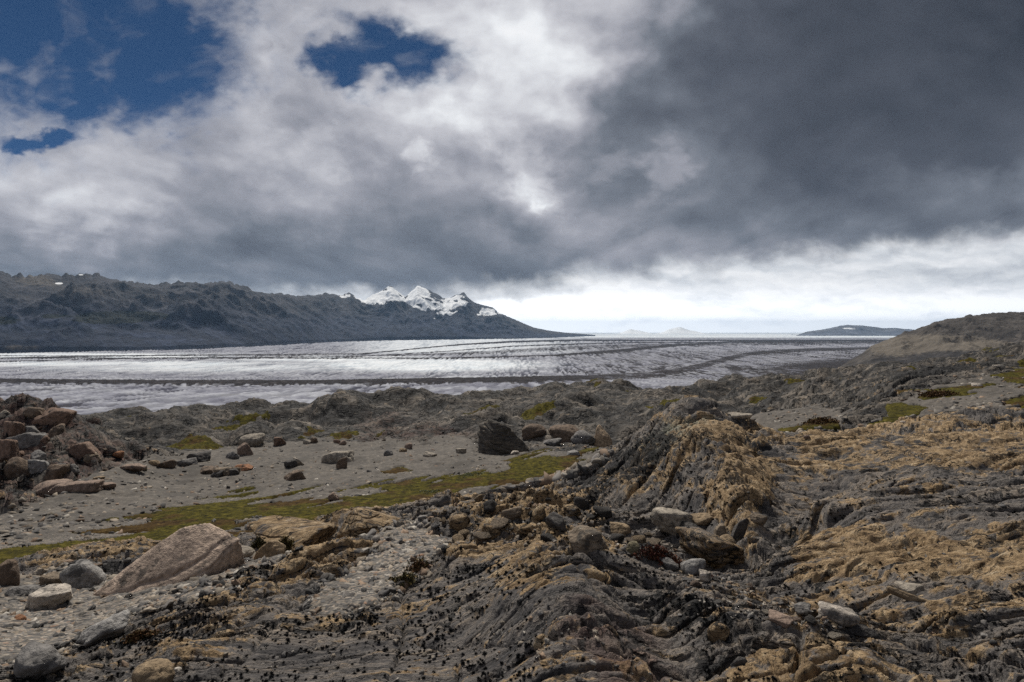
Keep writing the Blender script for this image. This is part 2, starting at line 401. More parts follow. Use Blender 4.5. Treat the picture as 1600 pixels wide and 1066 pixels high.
# wander of mask outlines, in picture units but driven by the ground position
wx = fbm(Xg/Dg*9, Lg*9, 0*Xg+3.3, 4)*14; wy = fbm(Xg/Dg*9, Lg*9, 0*Xg+9.1, 4)*8
MXg, MYg = PXg+wx, PYg+wy

def poly_sd(poly, dmin, dmax, wob=1.0):
    """signed distance (in 1600-px picture units, inside positive) of every sheet vertex to an outline on the ground"""
    p = np.array(poly, float); out = np.full(NR*NC, -99.0, f32)
    x = (PXg+wx*wob).ravel(); y = (PYg+wy*wob).ravel(); d = Dg.ravel()
    s = (x > p[:, 0].min()-40) & (x < p[:, 0].max()+40) & (y > p[:, 1].min()-40) & (y < p[:, 1].max()+40) & (d > dmin) & (d < dmax)
    idx = np.nonzero(s)[0]; X = x[idx]; Y = y[idx]
    best = np.full(len(idx), 1e9); ins = np.zeros(len(idx), bool)
    for (ax, ay), (bx, by) in zip(p, np.roll(p, -1, 0)):
        vx, vy = bx-ax, by-ay
        t = np.clip(((X-ax)*vx+(Y-ay)*vy)/(vx*vx+vy*vy+1e-9), 0, 1)
        best = np.minimum(best, (X-ax-t*vx)**2+((Y-ay-t*vy)*1.6)**2)
        c = ((ay > Y) != (by > Y)) & (X < (bx-ax)*(Y-ay)/(by-ay+1e-12)+ax)
        ins ^= c
    out[idx] = np.sqrt(best)*np.where(ins, 1, -1)
    return out.reshape(NR, NC)

def poly_mask(poly, dmin, dmax, soft=10, wob=1.4):
    return sstep(-soft, soft, poly_sd(poly, dmin, dmax, wob))

gravel = np.zeros((NR, NC), f32)
for poly, a, b, sf in [
    ([(-300,910),(0,905),(60,900),(150,888),(205,915),(300,905),(350,880),(420,868),(470,868),(420,888),(340,918),(260,945),(180,978),(110,1010),(0,1050),(-300,1060)], 2, 8, 10),
    ([(606,820),(668,822),(700,850),(676,888),(620,928),(535,964),(470,955),(500,925),(545,890),(575,862)], 2.5, 7.5, 14),
    ([(-300,980),(-300,800),(30,806),(90,772),(150,742),(205,722),(330,702),(400,690),(560,688),(748,682),(748,706),(900,702),(945,694),(940,760),(860,800),(800,800),(560,850),(300,870),(100,930)], 9.2, 50, 10),
    ([(1175,668),(1180,648),(1250,635),(1330,640),(1310,668),(1262,690),(1200,694)], 12, 45, 6),
    ([(1330,672),(1390,655),(1420,625),(1460,600),(1530,585),(1800,570),(1800,632),(1540,645),(1440,662),(1380,690)], 13.6, 52, 7)]:
    gravel = np.maximum(gravel, poly_mask(poly, a, b, sf))

# moss follows the foot of the gravel slope; streaks run with the drainage
sx_, sy_ = .62, .78
ra = (Xg*sx_+Yg*sy_); rb = (-Xg*sy_+Yg*sx_)
streak = fbm(ra*.16, rb*.75, 0*ra+5, 4)
patch = fbm(Xg*.28, Yg*.28, 0*ra+8, 4)
band = np.maximum.reduce([
    poly_sd([(-300,930),(-300,835),(0,852),(150,820),(290,792),(380,778),(480,772),(560,764),(650,754),(700,738),(760,730),(850,712),(905,700),(935,700),(905,735),(830,752),(730,775),(660,800),(560,822),(500,850),(250,880),(100,930)], 9.2, 50, .8)])
moss = sstep(-.02, .14, np.clip(band/30, -1, .8) + 1.05*streak + .75*patch - .14 - .12*sstep(560, 430, PXg))*(band > -26)
small = poly_sd([(190,835),(380,775),(560,750),(720,735),(640,765),(480,800),(330,830),(230,850)], 12, 36)
moss = np.maximum(moss, sstep(.02, .14, np.clip(small/60, -1, .1) + .95*streak + .3*patch - .36)*(small > -10))
for poly, a, b in [([(235,692),(300,684),(360,688),(352,702),(270,708),(232,704)], 40, 60), ([(720,652),(770,645),(880,643),(890,649),(820,653),(760,656)], 45, 80),
                   ([(1020,648),(1060,640),(1110,644),(1080,652)], 45, 80), ([(1385,632),(1420,627),(1442,634),(1440,648),(1400,654),(1386,645)], 17, 32), ([(1340,668),(1400,653),(1440,646),(1428,660),(1380,680)], 16.5, 26),
                   ([(1440,618),(1500,605),(1540,598),(1560,603),(1500,618),(1450,624)], 22, 60), ([(1550,590),(1570,578),(1620,572),(1700,570),(1700,595),(1600,602)], 22, 70), ([(1560,630),(1620,622),(1700,622),(1700,640),(1600,638)], 13, 28),
                   ([(1252,664),(1280,652),(1312,655),(1308,668),(1262,676)], 12, 28), ([(1205,678),(1250,668),(1258,678),(1215,690)], 12, 28), ([(1400,606),(1450,612),(1445,618),(1405,612)], 20, 50),
                   ([(600,735),(640,728),(650,734),(610,742)], 20, 40)]:
    sd = poly_sd(poly, a, b)
    moss = np.maximum(moss, sstep(-3, 4, sd + patch*7))
# thin turf on the ledges of the knolls
tn = fbm(Xg*.09, Yg*.09, 0*ra+2, 4) + .5*fbm(Xg*.5, Yg*.5, 0*ra+3, 3)
ledge = sstep(.66, .8, tn)*(Dg > 40)*(Dg < 112)*(1-gravel)
moss = np.maximum(moss, ledge*.9).astype(f32)
gravel = gravel*(1-sstep(.35, .6, moss))
rock = np.clip(1-np.maximum(gravel, moss*(Dg < 40)), 0, 1)

# ------------------------------------------------------------------ rock relief: beds that dip towards the viewer, cut by joints
DIP = math.radians(36)
bn = np.array([.12, -math.sin(DIP), math.cos(DIP)]); bn /= np.linalg.norm(bn)
b1 = np.array([1, .25, 0.]); b1 -= bn*(b1@bn); b1 /= np.linalg.norm(b1)
b2 = np.cross(bn, b1)
rub = poly_mask([(-300,620),(40,630),(110,640),(180,690),(225,715),(170,745),(90,775),(0,810),(-300,820)], 18, 36, 12)       # broken rubble hill
knob = sstep(36, 46, Dg)*(1-sstep(110, 135, Dg))
rough_c = poly_mask([(640,800),(760,760),(870,755),(950,790),(1050,830),(1180,890),(1100,900),(950,860),(850,850),(700,860),(640,830)], 3, 9.4, 20)
smooth_s = poly_mask([(430,960),(560,960),(700,890),(850,880),(830,1000),(820,1100),(300,1100)], 1.5, 4.5, 30)
slab_r = poly_mask([(1210,690),(1700,680),(1700,1000),(1400,980),(1240,900)], 2.5, 10.2, 25)
step_u = np.gradient(U1)[None, :]*Dg; step_l = np.gradient(L1)[:, None]*Dg

def crand(i, j, k):
    i = np.asarray(i).astype(np.int32) & 1023; j = np.asarray(j).astype(np.int32) & 1023; k = np.asarray(k).astype(np.int32) & 1023
    return (_perm[_perm[_perm[i]+j]+k]/1023.).astype(f32)

lam = 12.0; disp = np.zeros((NR, NC), f32); tone = np.zeros((NR, NC), f32); o = 0
wv = .2*fbm(Xg*.5, Yg*.5, Zg*.5, 3)
while lam > .018:
    rel = lam/Dg
    w = np.where(knob > .5, sstep(.34, .2, rel), sstep(.21, .12, rel))*sstep(.0022, .005, rel)
    rows = np.nonzero(w[:, NC//2] > 1e-3)[0]
    if len(rows) > 1:
        r0, r1 = rows[0], rows[-1]+1; s = np.s_[r0:r1]
        X, Y, Z = Xg[s], Yg[s], Zg[s]+disp[s]
        q1 = X*b1[0]+Y*b1[1]+Z*b1[2]; q2 = X*b2[0]+Y*b2[1]+Z*b2[2]; qn = X*bn[0]+Y*bn[1]+Z*bn[2]+wv[s]*min(.10, lam*.5)
        nb = perlin(q1/(lam*5)+o, q2/(lam*2.6), qn/(lam*.62))           # bedded
        led = np.tanh(nb*3.2)*.55 + nb*.5
        nc = perlin(q1/(lam*9)+o+31, q2/(lam*2.4), qn/(lam*.5)+2)
        groove = np.exp(-(nc/.07)**2)*sstep(-.35, .2, ni_ := perlin(X/lam*.6+o*1.3, Y/lam*.6, Z/lam*.6+o))
        ni = perlin(X/lam+o*1.3, Y/lam, Z/lam+o)                            # blocky, creased
        crease = np.abs(ni)*2.4-.6
        bil2 = np.abs(perlin(X/lam*.8-o, Y/lam*.8+3, Z/lam*.8))*2.4-.6
        # joint-bounded slabs and blocks, staggered from bed to bed
        jw = .12*ni_
        e0 = qn/(lam*.60)+jw+nb*.12; kn = np.floor(e0); st_ = crand(kn, 3, 7)*5
        e1 = q1/(lam*2.1)+st_+jw; k1 = np.floor(e1); e2 = q2/(lam*1.5)+q1/(lam*7)+st_*1.7+jw; k2 = np.floor(e2)
        r0_ = crand(kn, k1, k2); r1_ = crand(k2, kn+5, k1); r2_ = crand(k1, k2+9, kn)
        ed = lambda e, kk, wd: sstep(0, wd, .5-np.abs(e-kk-.5))
        edge = ed(e1, k1, .07)*ed(e2, k2, .12)*ed(e0, kn, .16)
        blk = ((r0_-.42) + 1.3*((r1_-.5)*(e1-k1-.5)+(r2_-.5)*(e2-k2-.5)))*edge
        rib = 1-2.2*np.abs(perlin(q1/(lam*12)+o+50, q2/(lam*4.5), qn/(lam*.75)+.6*nb))
        rib = rib-.25
        near = 1-knob[s]
        small_ = 1.0 if lam < .5 else (.6 if lam < 1.2 else .4)
        a_bed = (.075*small_*near + .05*knob[s])*(1-.75*rub[s])*(1-.8*smooth_s[s])
        a_grv = (.24*near + .16*knob[s])*(1-.5*rub[s])*(1-.7*smooth_s[s])*(1-.35*slab_r[s])*(lam < 3)
        a_blk = (.02*near*(1-.6*slab_r[s]) + (.07 if lam < 4 else .10)*knob[s])*(1+2.0*rough_c[s])*(1-.6*smooth_s[s]) + .09*rub[s]
        a_hump = .035*near*slab_r[s] + .03*near*rough_c[s]
        a_joint = (.15*near+.13*knob[s])*(1. if lam < 1.4 else .6)*(1+.6*rough_c[s])*(1-.35*smooth_s[s])*(1-.72*slab_r[s]) + .16*rub[s]
        d = lam*(a_bed*led - a_grv*groove + a_blk*crease + a_hump*bil2 + a_joint*blk + (.022*near+.085*slab_r[s]+.03*knob[s])*(1-.8*smooth_s[s])*(1-.7*rub[s])*(lam < 2.5)*rib)
        d = d*(rock[s]*.97+.03*(lam < 1.5)+.10*(lam >= 1.5)*(1-rock[s]))*w[s]
        disp[s] += d.astype(f32)
        if lam < 2.2: tone[s] += (w[s]*(.26*nb+.26*blk+.08*crease+.22*rib)*(1 if lam < .8 else .6)).astype(f32)
    lam *= .56; o += 7.7
disp *= sstep(300, 120, Dg)*.9+.1
# straight fractures that cut the slabs into pieces standing slightly proud of one another
for sp, seeds in ((2.6, (3, 4)), (1.25, (5, 6, 7)), (.6, (8, 9))):
    wf = sstep(.75, .4, sp/Dg)*sstep(.05, .11, sp/Dg)*rock*(1-knob)*(1-.6*slab_r)
    for sd_ in seeds:
        th = {3: .35, 4: 1.75, 5: 2.55, 6: .95, 7: 2.05, 8: .15, 9: 1.35}[sd_]
        sv = (Xg*math.cos(th)+Yg*math.sin(th))/sp + .10*fbm(Xg/sp*.5+sd_, Yg/sp*.5, 0*Xg, 2)
        ci = np.floor(sv); pos = .2+.6*crand(ci, sd_, 1); dl = (sv-ci-pos)*sp
        side = ci+(dl > 0)
        act = sstep(-.1, .12, perlin(Xg/sp*.45+sd_*7, Yg/sp*.45, 0*Xg+ci*3.3))
        disp += (wf*act*(.05*sp*(crand(side, sd_, 9)-.5)*np.exp(-(dl/(sp*.5))**2) - .028*sp*np.exp(-(dl/(.012*Dg**.5*sp**.5))**2))).astype(f32)
for _r in range(0, NR, 40):
    tone[_r:_r+40] -= tone[_r:_r+40].mean()
Zb = Zg.copy()
Zg = Zg+disp
# ripple and stones of gravel ground
Zg = Zg + gravel*((.010*Dg**.5)*perlin(Xg*1.6, Yg*1.6, 0*Xg) + .12*(Dg > 9)*(fbm(ra*.22, rb*.6, 0*Xg+4, 4)))

VT = np.stack([Xg, Yg, Zg], -1).reshape(-1, 3).astype(f32)
def height(x, y):
    return bil(U1, L1, Zg, np.asarray(x)/np.asarray(y), np.log(np.asarray(y)))
def normal_at(x, y):
    e = .02*np.maximum(np.asarray(y), 1)
    hx = (height(x+e, y)-height(x-e, y))/(2*e); hy = (height(x, y+e)-height(x, y-e))/(2*e)
    n = np.stack([-hx, -hy, np.ones_like(hx)], -1)
    return n/np.linalg.norm(n, axis=-1, keepdims=True)
def spot(px, py, dmin=1.5):
    """where the line of sight through (px, py) meets the ground"""
    u = (px-800)/F; ls = np.linspace(math.log(dmin), math.log(150), 4000); d = np.exp(ls)
    z = bil(U1, L1, Zg, np.full_like(ls, u), ls); row = HY-F*z/d
    hit = np.nonzero(row <= py)[0]
    i = hit[0] if len(hit) else len(d)-1
    return u*d[i], d[i], z[i]

# ------------------------------------------------------------------ what grows and lies on the rock (its own colours, as masks)
n_tan = fbm(Xg*.55, Yg*.55, Zg*.55+4, 4)
zone_tan = np.zeros((NR, NC), f32) + .02
for poly, a, b, v in [([(1020,655),(1085,632),(1180,670),(1215,720),(1190,790),(1180,860),(1120,830),(1090,790),(1110,740),(1130,690),(1060,660)], 4.5, 11, .8),
                      ([(1225,690),(1450,682),(1700,680),(1700,740),(1400,740),(1230,760)], 6, 11, .55), ([(1240,650),(1540,628),(1700,632),(1700,682),(1400,690),(1260,700)], 9, 14, .62),
                      ([(1225,830),(1450,835),(1700,830),(1700,900),(1400,900),(1250,905)], 3, 5.6, .85), ([(930,740),(1010,690),(1110,640),(1090,720),(1000,790)], 6.5, 10, .40),
                      ([(690,780),(870,755),(960,800),(900,860),(760,850)], 4.5, 9.3, .35), ([(1100,1010),(1300,1000),(1500,1066),(1400,1100),(1150,1100)], 1.8, 3, .6),
                      ([(60,850),(150,832),(330,832),(240,880),(60,900)], 5.5, 9, .5), ([(380,830),(430,815),(510,830),(600,795),(620,830),(560,870),(430,850)], 5.5, 8.4, .45),
                      ([(700,860),(850,840),(980,850),(960,900),(800,920)], 3, 5.2, .5), ([(330,930),(470,870),(600,840),(560,880),(420,960),(250,1066),(150,1066)], 2, 6.5, .25),
                      ([(1400,960),(1700,900),(1700,1066),(1450,1040)], 2, 3.6, .15), ([(1050,880),(1330,960),(1300,1000),(1100,960)], 2.3, 4.5, .35)]:
    zone_tan = np.maximum(zone_tan, v*poly_mask(poly, a, b, 22, 1.5))
zone_tan = np.clip(zone_tan*1.15 + .16*(Dg < 15) + .3*n_tan*(Dg < 15), 0, 1)
red = np.maximum(poly_mask([(860,960),(930,930),(1030,1010),(1070,1070),(930,1080)], 1.8, 3, 25, 2)*.75, rub*.75)
red = np.maximum(red, poly_mask([(540,660),(620,640),(700,660),(745,680),(700,690),(560,690)], 40, 62, 14)*.5)
pale = poly_mask([(1000,690),(1040,655),(1085,636),(1110,645),(1060,690),(1010,720)], 7.5, 11, 12, 1.5)
zone_blk = np.zeros((NR, NC), f32) + .12
for poly, a, b, v in [([(880,760),(940,705),(1030,660),(1070,680),(1000,760),(930,800)], 6.5, 10.5, 1.0), ([(640,800),(870,755),(1000,790),(1000,830),(800,850),(650,860)], 4.5, 9.4, .55),
                      ([(480,930),(700,870),(800,890),(830,960),(700,1000),(560,960)], 2.6, 4.6, .45), ([(960,870),(1060,900),(1170,960),(1100,1070),(1060,1010),(1000,930)], 2.2, 4.2, .75),
                      ([(160,1010),(300,920),(430,880),(440,905),(330,945),(230,1000),(150,1050)], 2.5, 5.4, .85), ([(0,1010),(200,985),(330,1000),(270,1066),(0,1090)], 2, 3.7, .55),
                      ([(1225,900),(1400,890),(1400,930),(1260,940)], 3, 4.5, .6), ([(840,1000),(900,1010),(960,1070),(840,1080)], 1.9, 2.7, .7), ([(1190,800),(1230,760),(1260,840),(1230,900),(1180,900)], 4, 7, .6),
                      ([(1230,740),(1600,740),(1600,800),(1230,830)], 5, 8, .35)]:
    zone_blk = np.maximum(zone_blk, v*poly_mask(poly, a, b, 24, 1.5))
zone_blk = np.clip(zone_blk, 0, 1)*rock
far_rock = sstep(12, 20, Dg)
# ------------------------------------------------------------------ materials
def bedcoords(k, wig=.25):
    p = k.n('ShaderNodeNewGeometry').outputs['Position']
    a = k.vm('DOT_PRODUCT', p, tuple(b1*.30)); b = k.vm('DOT_PRODUCT', p, tuple(b2*.6)); c = k.vm('DOT_PRODUCT', p, tuple(bn*2.7))
    q = k.comb(a, b, c)
    return p, q

def rock_material():
    m, k = material('rock')
    p, q = bedcoords(k)
    zt, zb, rd, pl, gv, fr = (k.attr(n) for n in ('zone_tan', 'zone_blk', 'red', 'pale', 'gravel', 'far_rock'))
    tone = k.attr('tone')
    n1 = k.noise(q, 2.6, 9, .62, .3); n2 = k.noise(q, 7.5, 8, .6, .2); n3 = k.noise(p, 3.3, 8, .62, .2); nf = k.noise(q, .42, 10, .64, .3)
    nn = k.mix(fr, n1, nf)
    grain = k.noise(p, 85, 3, .6)
    ct = lambda v, g: k.m('ADD', k.m('MULTIPLY', k.m('SUBTRACT', v, .5), g), .5)
    streak = k.noise(k.vm('MULTIPLY', q, (.8, 1.0, 2.6)), 6.0, 7, .66, .4)
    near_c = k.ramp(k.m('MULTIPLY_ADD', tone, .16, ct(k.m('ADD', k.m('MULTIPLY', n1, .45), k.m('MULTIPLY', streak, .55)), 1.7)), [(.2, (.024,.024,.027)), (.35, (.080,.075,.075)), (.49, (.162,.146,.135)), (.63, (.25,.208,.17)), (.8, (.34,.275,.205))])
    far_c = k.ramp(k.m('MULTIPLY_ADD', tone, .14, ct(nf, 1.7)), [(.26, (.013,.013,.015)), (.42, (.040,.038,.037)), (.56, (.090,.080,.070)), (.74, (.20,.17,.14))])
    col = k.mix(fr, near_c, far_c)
    # ochre crust on the ribs
    tn = ct(k.m('ADD', k.m('MULTIPLY', streak, .40), k.m('ADD', k.m('MULTIPLY', n2, .3), k.m('MULTIPLY', n3, .30))), 1.6)
    tn = k.m('MULTIPLY_ADD', tone, .30, tn)
    t = k.ss(-.05, .07, k.m('SUBTRACT', tn, k.m('SUBTRACT', .735, k.m('MULTIPLY', zt, .40))))
    tanc = k.ramp(ct(k.noise(p, 9, 7, .68), 1.4), [(.22, (.12,.073,.040)), (.42, (.28,.188,.098)), (.58, (.42,.295,.165)), (.76, (.57,.45,.30))])
    col = k.mix(k.m('MULTIPLY', t, .92), col, tanc)
    # rust-red and grey-pink beds
    r = k.m('MULTIPLY', rd, k.ss(.40, .58, k.noise(q, 1.9, 8, .6)))
    col = k.mix(k.m('MULTIPLY', r, .75), col, k.ramp(n2, [(.3, (.075,.036,.03)), (.6, (.17,.088,.064)), (.8, (.25,.16,.12))]))
    # pale green-grey lichen crust
    l = k.m('MULTIPLY', pl, k.ss(.44, .56, k.noise(p, 4.5, 8, .68)))
    col = k.mix(k.m('MULTIPLY', l, .85), col, k.ramp(n3, [(.3, (.15,.16,.12)), (.7, (.34,.34,.27))]))
    # small pale and rusty flecks
    fl = k.ss(.66, .74, k.noise(p, 26, 4, .6))
    col = k.mix(k.m('MULTIPLY', fl, .35), col, (.36,.31,.25))
    # hairline joints along the beds
    def hair(vec, sc, wd):
        n_ = k.noise(vec, sc, 5, .55, .3)
        return k.ss(wd, wd*.25, k.m('ABSOLUTE', k.m('SUBTRACT', n_, .5)))
    qh = k.vm('MULTIPLY', q, (.35, .6, 1.9))
    hl = k.m('MAXIMUM', k.m('MULTIPLY', hair(qh, 1.5, .014), k.ss(.42, .55, n3)), k.m('MULTIPLY', hair(k.vm('ADD', qh, (7, 3, 1)), 4.2, .020), k.ss(.45, .58, n1)))
    hl = k.m('MAXIMUM', hl, k.m('MULTIPLY', hair(k.vm('MULTIPLY', q, (2.2, .6, .5)), 1.3, .010), k.ss(.5, .6, n3)))
    hf = k.m('MAXIMUM', hair(k.vm('MULTIPLY', q, (.55, .9, 1.2)), .30, .016), hair(k.vm('ADD', q, (5, 5, 5)), .85, .02))
    hl = k.mix(fr, hl, hf)
    col = k.mix(k.m('MULTIPLY', k.m('MULTIPLY', hl, .85), k.m('SUBTRACT', 1.0, gv)), col, (.014,.014,.015))
    # black lichen skin
    nb = k.m('ADD', k.m('MULTIPLY', k.noise(p, 11, 6, .62), .6), k.m('MULTIPLY', n1, .4))
    b = k.ss(-.02, .035, k.m('SUBTRACT', ct(nb, 1.4), k.m('SUBTRACT', .76, k.m('MULTIPLY', zb, .32))))
    col = k.mix(k.m('MULTIPLY', b, .93), col, (.011,.0115,.013))
    # dusty ground where stones gather
    dirt = k.ramp(k.noise(p, 14, 6, .7), [(.3, (.06,.055,.05)), (.55, (.13,.115,.10)), (.75, (.22,.19,.16))])
    col = k.mix(k.m('MULTIPLY', gv, .9), col, dirt)
    col = k.mix(k.ss(.3, .7, grain, .0, .28), col, (.02,.02,.02))
    hN = k.m('ADD', k.m('ADD', k.m('MULTIPLY', n2, .35), k.m('MULTIPLY', streak, .45)), k.m('ADD', n1, k.m('MULTIPLY', grain, .10)))
    bp = k.bump(nf, .8, k.m('MULTIPLY', fr, .9))
    bp = k.bump(hN, .11, k.m('SUBTRACT', 1.0, k.m('MULTIPLY', fr, .6)), bp)
    bp = k.bump(k.m('SUBTRACT', 1.0, hl), k.ss(0, 1, fr, .03, .25), .9, bp)
    bp = k.bump(b, .012, .8, bp)
    k.surf(col, k.ss(.3, .7, n1, .95, .72), bp, .25)
    return m

def gravel_material():
    m, k = material('gravel')
    p = k.n('ShaderNodeNewGeometry').outputs['Position']
    fr = k.attr('far_rock')
    v1 = k.voro(p, 38, out='Color'); d1 = k.voro(p, 38)
    v2 = k.voro(p, 13, out='Color'); d2 = k.voro(p, 13)
    r1 = k.n('ShaderNodeSeparateColor'); k.put(r1.inputs[0], v1)
    r2 = k.n('ShaderNodeSeparateColor'); k.put(r2.inputs[0], v2)
    stops = [(0, (.05,.048,.047)), (.25, (.095,.09,.086)), (.5, (.14,.128,.115)), (.72, (.20,.175,.145)), (.86, (.25,.20,.155)), (.95, (.36,.33,.29)), (1, (.22,.13,.085))]
    c1 = k.ramp(r1.outputs[0], stops); c2 = k.ramp(r2.outputs[0], stops)
    big = k.m('MULTIPLY', k.ss(.62, .66, r2.outputs[1]), k.ss(.42, .36, d2))
    col = k.mix(big, c1, c2)
    wide = k.noise(k.vm('MULTIPLY', p, (1.4, .7, 1)), .30, 9, .66)
    far_c = k.ramp(k.noise(p, 3.0, 9, .75), [(.3, (.042,.039,.035)), (.5, (.086,.077,.068)), (.63, (.16,.142,.12)), (.74, (.34,.30,.25))])
    col = k.mix(k.m('MULTIPLY', fr, .8), col, far_c)
    col = k.mix(k.ss(.47, .60, wide, .0, .6), col, (.058,.053,.048), 'MIX')
    h = k.m('ADD', k.m('MULTIPLY', k.m('SUBTRACT', .5, d1), .5), k.m('MULTIPLY', k.m('MULTIPLY', big, k.m('SUBTRACT', .5, d2)), 2.0))
    bp = k.bump(h, .022, k.ss(0, 1, fr, 1.0, .5))
    bp = k.bump(k.noise(p, 2.5, 6, .6), .06, .6, bp)
    k.surf(col, .9, bp, .25)
    return m

def moss_material():
    m, k = material('moss')
    p = k.n('ShaderNodeNewGeometry').outputs['Position']
    a = k.noise(p, .5, 7, .62); b = k.noise(p, 3.5, 6, .65); c = k.noise(p, 22, 4, .6)
    col = k.ramp(b, [(.30, (.010,.010,.004)), (.44, (.036,.032,.006)), (.57, (.078,.067,.010)), (.72, (.14,.115,.025))])
    col = k.mix(k.ss(.50, .62, a, 0, .8), col, k.ramp(b, [(.3, (.022,.012,.007)), (.55, (.062,.034,.014)), (.75, (.12,.072,.03))]))
    col = k.mix(k.ss(.64, .72, c, 0, .5), col, (.17,.15,.07))
    bp = k.bump(k.m('ADD', b, k.m('MULTIPLY', c, .4)), .09, .9)
    k.surf(col, 1.0, bp, .1)
    return m

def boulder_material(name, dark, mid, light, scale=5.0, bed=None):
    """stone whose tint follows the colour set on each object"""
    m, k = material(name)
    tc = k.n('ShaderNodeTexCoord').outputs['Object']
    oi = k.n('ShaderNodeObjectInfo')
    v = k.vm('ADD', tc, k.vm('SCALE', k.comb(oi.outputs['Random'], oi.outputs['Random'], 0.3), scale=40.0))
    if bed:
        mp = k.n('ShaderNodeMapping'); k.put(mp.inputs[0], v); mp.inputs['Rotation'].default_value = bed; mp.inputs['Scale'].default_value = (.6, .6, 3.2)
        v = mp.outputs[0]
    a = k.noise(v, scale, 9, .64, .3); b = k.noise(v, scale*5, 6, .6)
    ac = k.m('ADD', k.m('MULTIPLY', k.m('SUBTRACT', k.m('ADD', k.m('MULTIPLY', a, .6), k.m('MULTIPLY', b, .4)), .5), 1.7), .5)
    col = k.ramp(ac, [(.22, dark), (.5, mid), (.78, light)])
    col = k.mix(1.0, col, oi.outputs['Color'], 'MULTIPLY')
    col = k.mix(k.ss(.55, .62, k.noise(v, scale*.7, 9, .7), 0, .75), col, (.03,.03,.03))
    col = k.mix(k.ss(.60, .68, k.noise(v, scale*1.7, 8, .7), 0, .55), col, (.30,.275,.23))
    bp = k.bump(k.m('ADD', a, k.m('MULTIPLY', b, .35)), .09, .9)
    k.surf(col, .9, bp, .25)
    return m

M_ROCK = rock_material(); M_GRAVEL = gravel_material(); M_MOSS = moss_material()
M_STONE = boulder_material('stone', (.075,.07,.067), (.175,.162,.15), (.32,.295,.27))
M_BED = boulder_material('bedded_stone', (.022,.021,.021), (.10,.088,.075), (.25,.20,.145), 3.0, (.0, .62, .25))

def plain_tinted(name, attr_name, rough=.9, lo=.85, scale=60):
    m, k = material(name)
    p = k.n('ShaderNodeNewGeometry').outputs['Position']
    c = k.attr(attr_name, 'Color')
    n = k.noise(p, scale, 4, .65)
    col = k.mix(k.ss(.3, .7, n, 0.0, 1-lo), c, (.03,.03,.03))
    k.surf(col, rough, k.bump(n, .01, .6), .2)
    return m
M_PEBBLE = plain_tinted('pebble', 'tint'); M_LICHEN = plain_tinted('black_lichen', 'tint', 1.0); M_LEAF = plain_tinted('shrub_leaf', 'tint', .8)

def ice_material():
    m, k = material('ice')
    p = k.n('ShaderNodeNewGeometry').outputs['Position']
    db, cl, cv = k.attr('debris'), k.attr('sunlit_clean'), k.attr('crevasse')
    a = k.noise(k.vm('MULTIPLY', p, (.5, 1, 1)), .012, 9, .66); b = k.noise(p, .05, 6, .62)
    a2 = k.m('ADD', k.m('MULTIPLY', a, .6), k.m('MULTIPLY', b, .4))
    col = k.ramp(a2, [(.32, (.14,.14,.18)), (.45, (.26,.265,.31)), (.55, (.375,.385,.425)), (.68, (.55,.56,.60))])
    col = k.mix(k.m('MULTIPLY', cl, .9), col, k.ramp(a, [(.2, (.62,.72,.80)), (.5, (.80,.84,.87)), (.75, (.90,.91,.92))]))  # pale ice colour stands in for sunlight on the streaks
    col = k.mix(k.m('MULTIPLY', cv, .9), col, k.mix(cl, (.045,.045,.065), (.17,.21,.27)))  # shade inside the crevasses is put in as dark colour
    grit = k.m('ADD', db, k.m('ADD', k.m('MULTIPLY', k.m('SUBTRACT', a, .5), .9), k.m('ADD', k.m('MULTIPLY', k.m('SUBTRACT', b, .5), .8), k.m('MULTIPLY', k.m('SUBTRACT', cv, .4), k.m('MULTIPLY', .35, k.ss(0, .2, db))))), None, True)
    col = k.mix(k.ss(.2, .62, grit), col, k.ramp(b, [(.3, (.02,.019,.02)), (.55, (.045,.041,.043)), (.75, (.10,.094,.097))]))
    k.surf(col, 1.0, k.bump(b, 3.0, .5), .02)
    return m

def mountain_material(name, snowy=1.0, lo=(.045,.046,.052), hi=(.13,.11,.092), tan=(.22,.19,.15), sc=1.0):
    m, k = material(name)
    p = k.n('ShaderNodeNewGeometry').outputs['Position']
    h, fo, sn, tn = k.attr('rise'), k.attr('forest'), k.attr('snow'), k.attr('scree')
    st = k.vm('MULTIPLY', p, (1, 1, .45))
    a = k.noise(st, .0035*sc, 10, .66, .4); b = k.noise(st, .017*sc, 8, .66)
    mixn = k.m('ADD', k.m('MULTIPLY', a, .6), k.m('MULTIPLY', b, .4))
    low = k.ramp(mixn, [(.34, tuple(x*.55 for x in lo)), (.5, lo), (.64, tuple(x*2.1 for x in lo))])
    top = k.ramp(mixn, [(.34, tuple(x*.32 for x in hi)), (.5, tuple(x*.8 for x in hi)), (.64, tuple(x*1.5 for x in hi))])
    col = k.mix(k.ss(.35, .75, k.m('ADD', h, k.m('MULTIPLY', k.m('SUBTRACT', a, .5), 1.1))), low, top)
    col = k.mix(k.m('MULTIPLY', k.ss(.3, .7, k.m('ADD', tn, k.m('SUBTRACT', b, .5))), .75), col, k.ramp(b, [(.3, tuple(x*.6 for x in tan)), (.7, tan)]))
    col = k.mix(k.ss(.42, .55, k.m('ADD', fo, k.m('MULTIPLY', k.m('SUBTRACT', b, .5), .9))), col, (.010,.014,.013))
    s = k.ss(.47, .53, k.m('ADD', sn, k.m('MULTIPLY', k.m('SUBTRACT', mixn, .5), .7)))
    col = k.mix(k.m('MULTIPLY', s, snowy), col, (.84,.86,.88))
    bp = k.bump(mixn, 65/sc, k.m('SUBTRACT', .8, k.m('MULTIPLY', s, .6)))
    k.surf(col, .92, bp, .15)
    return m
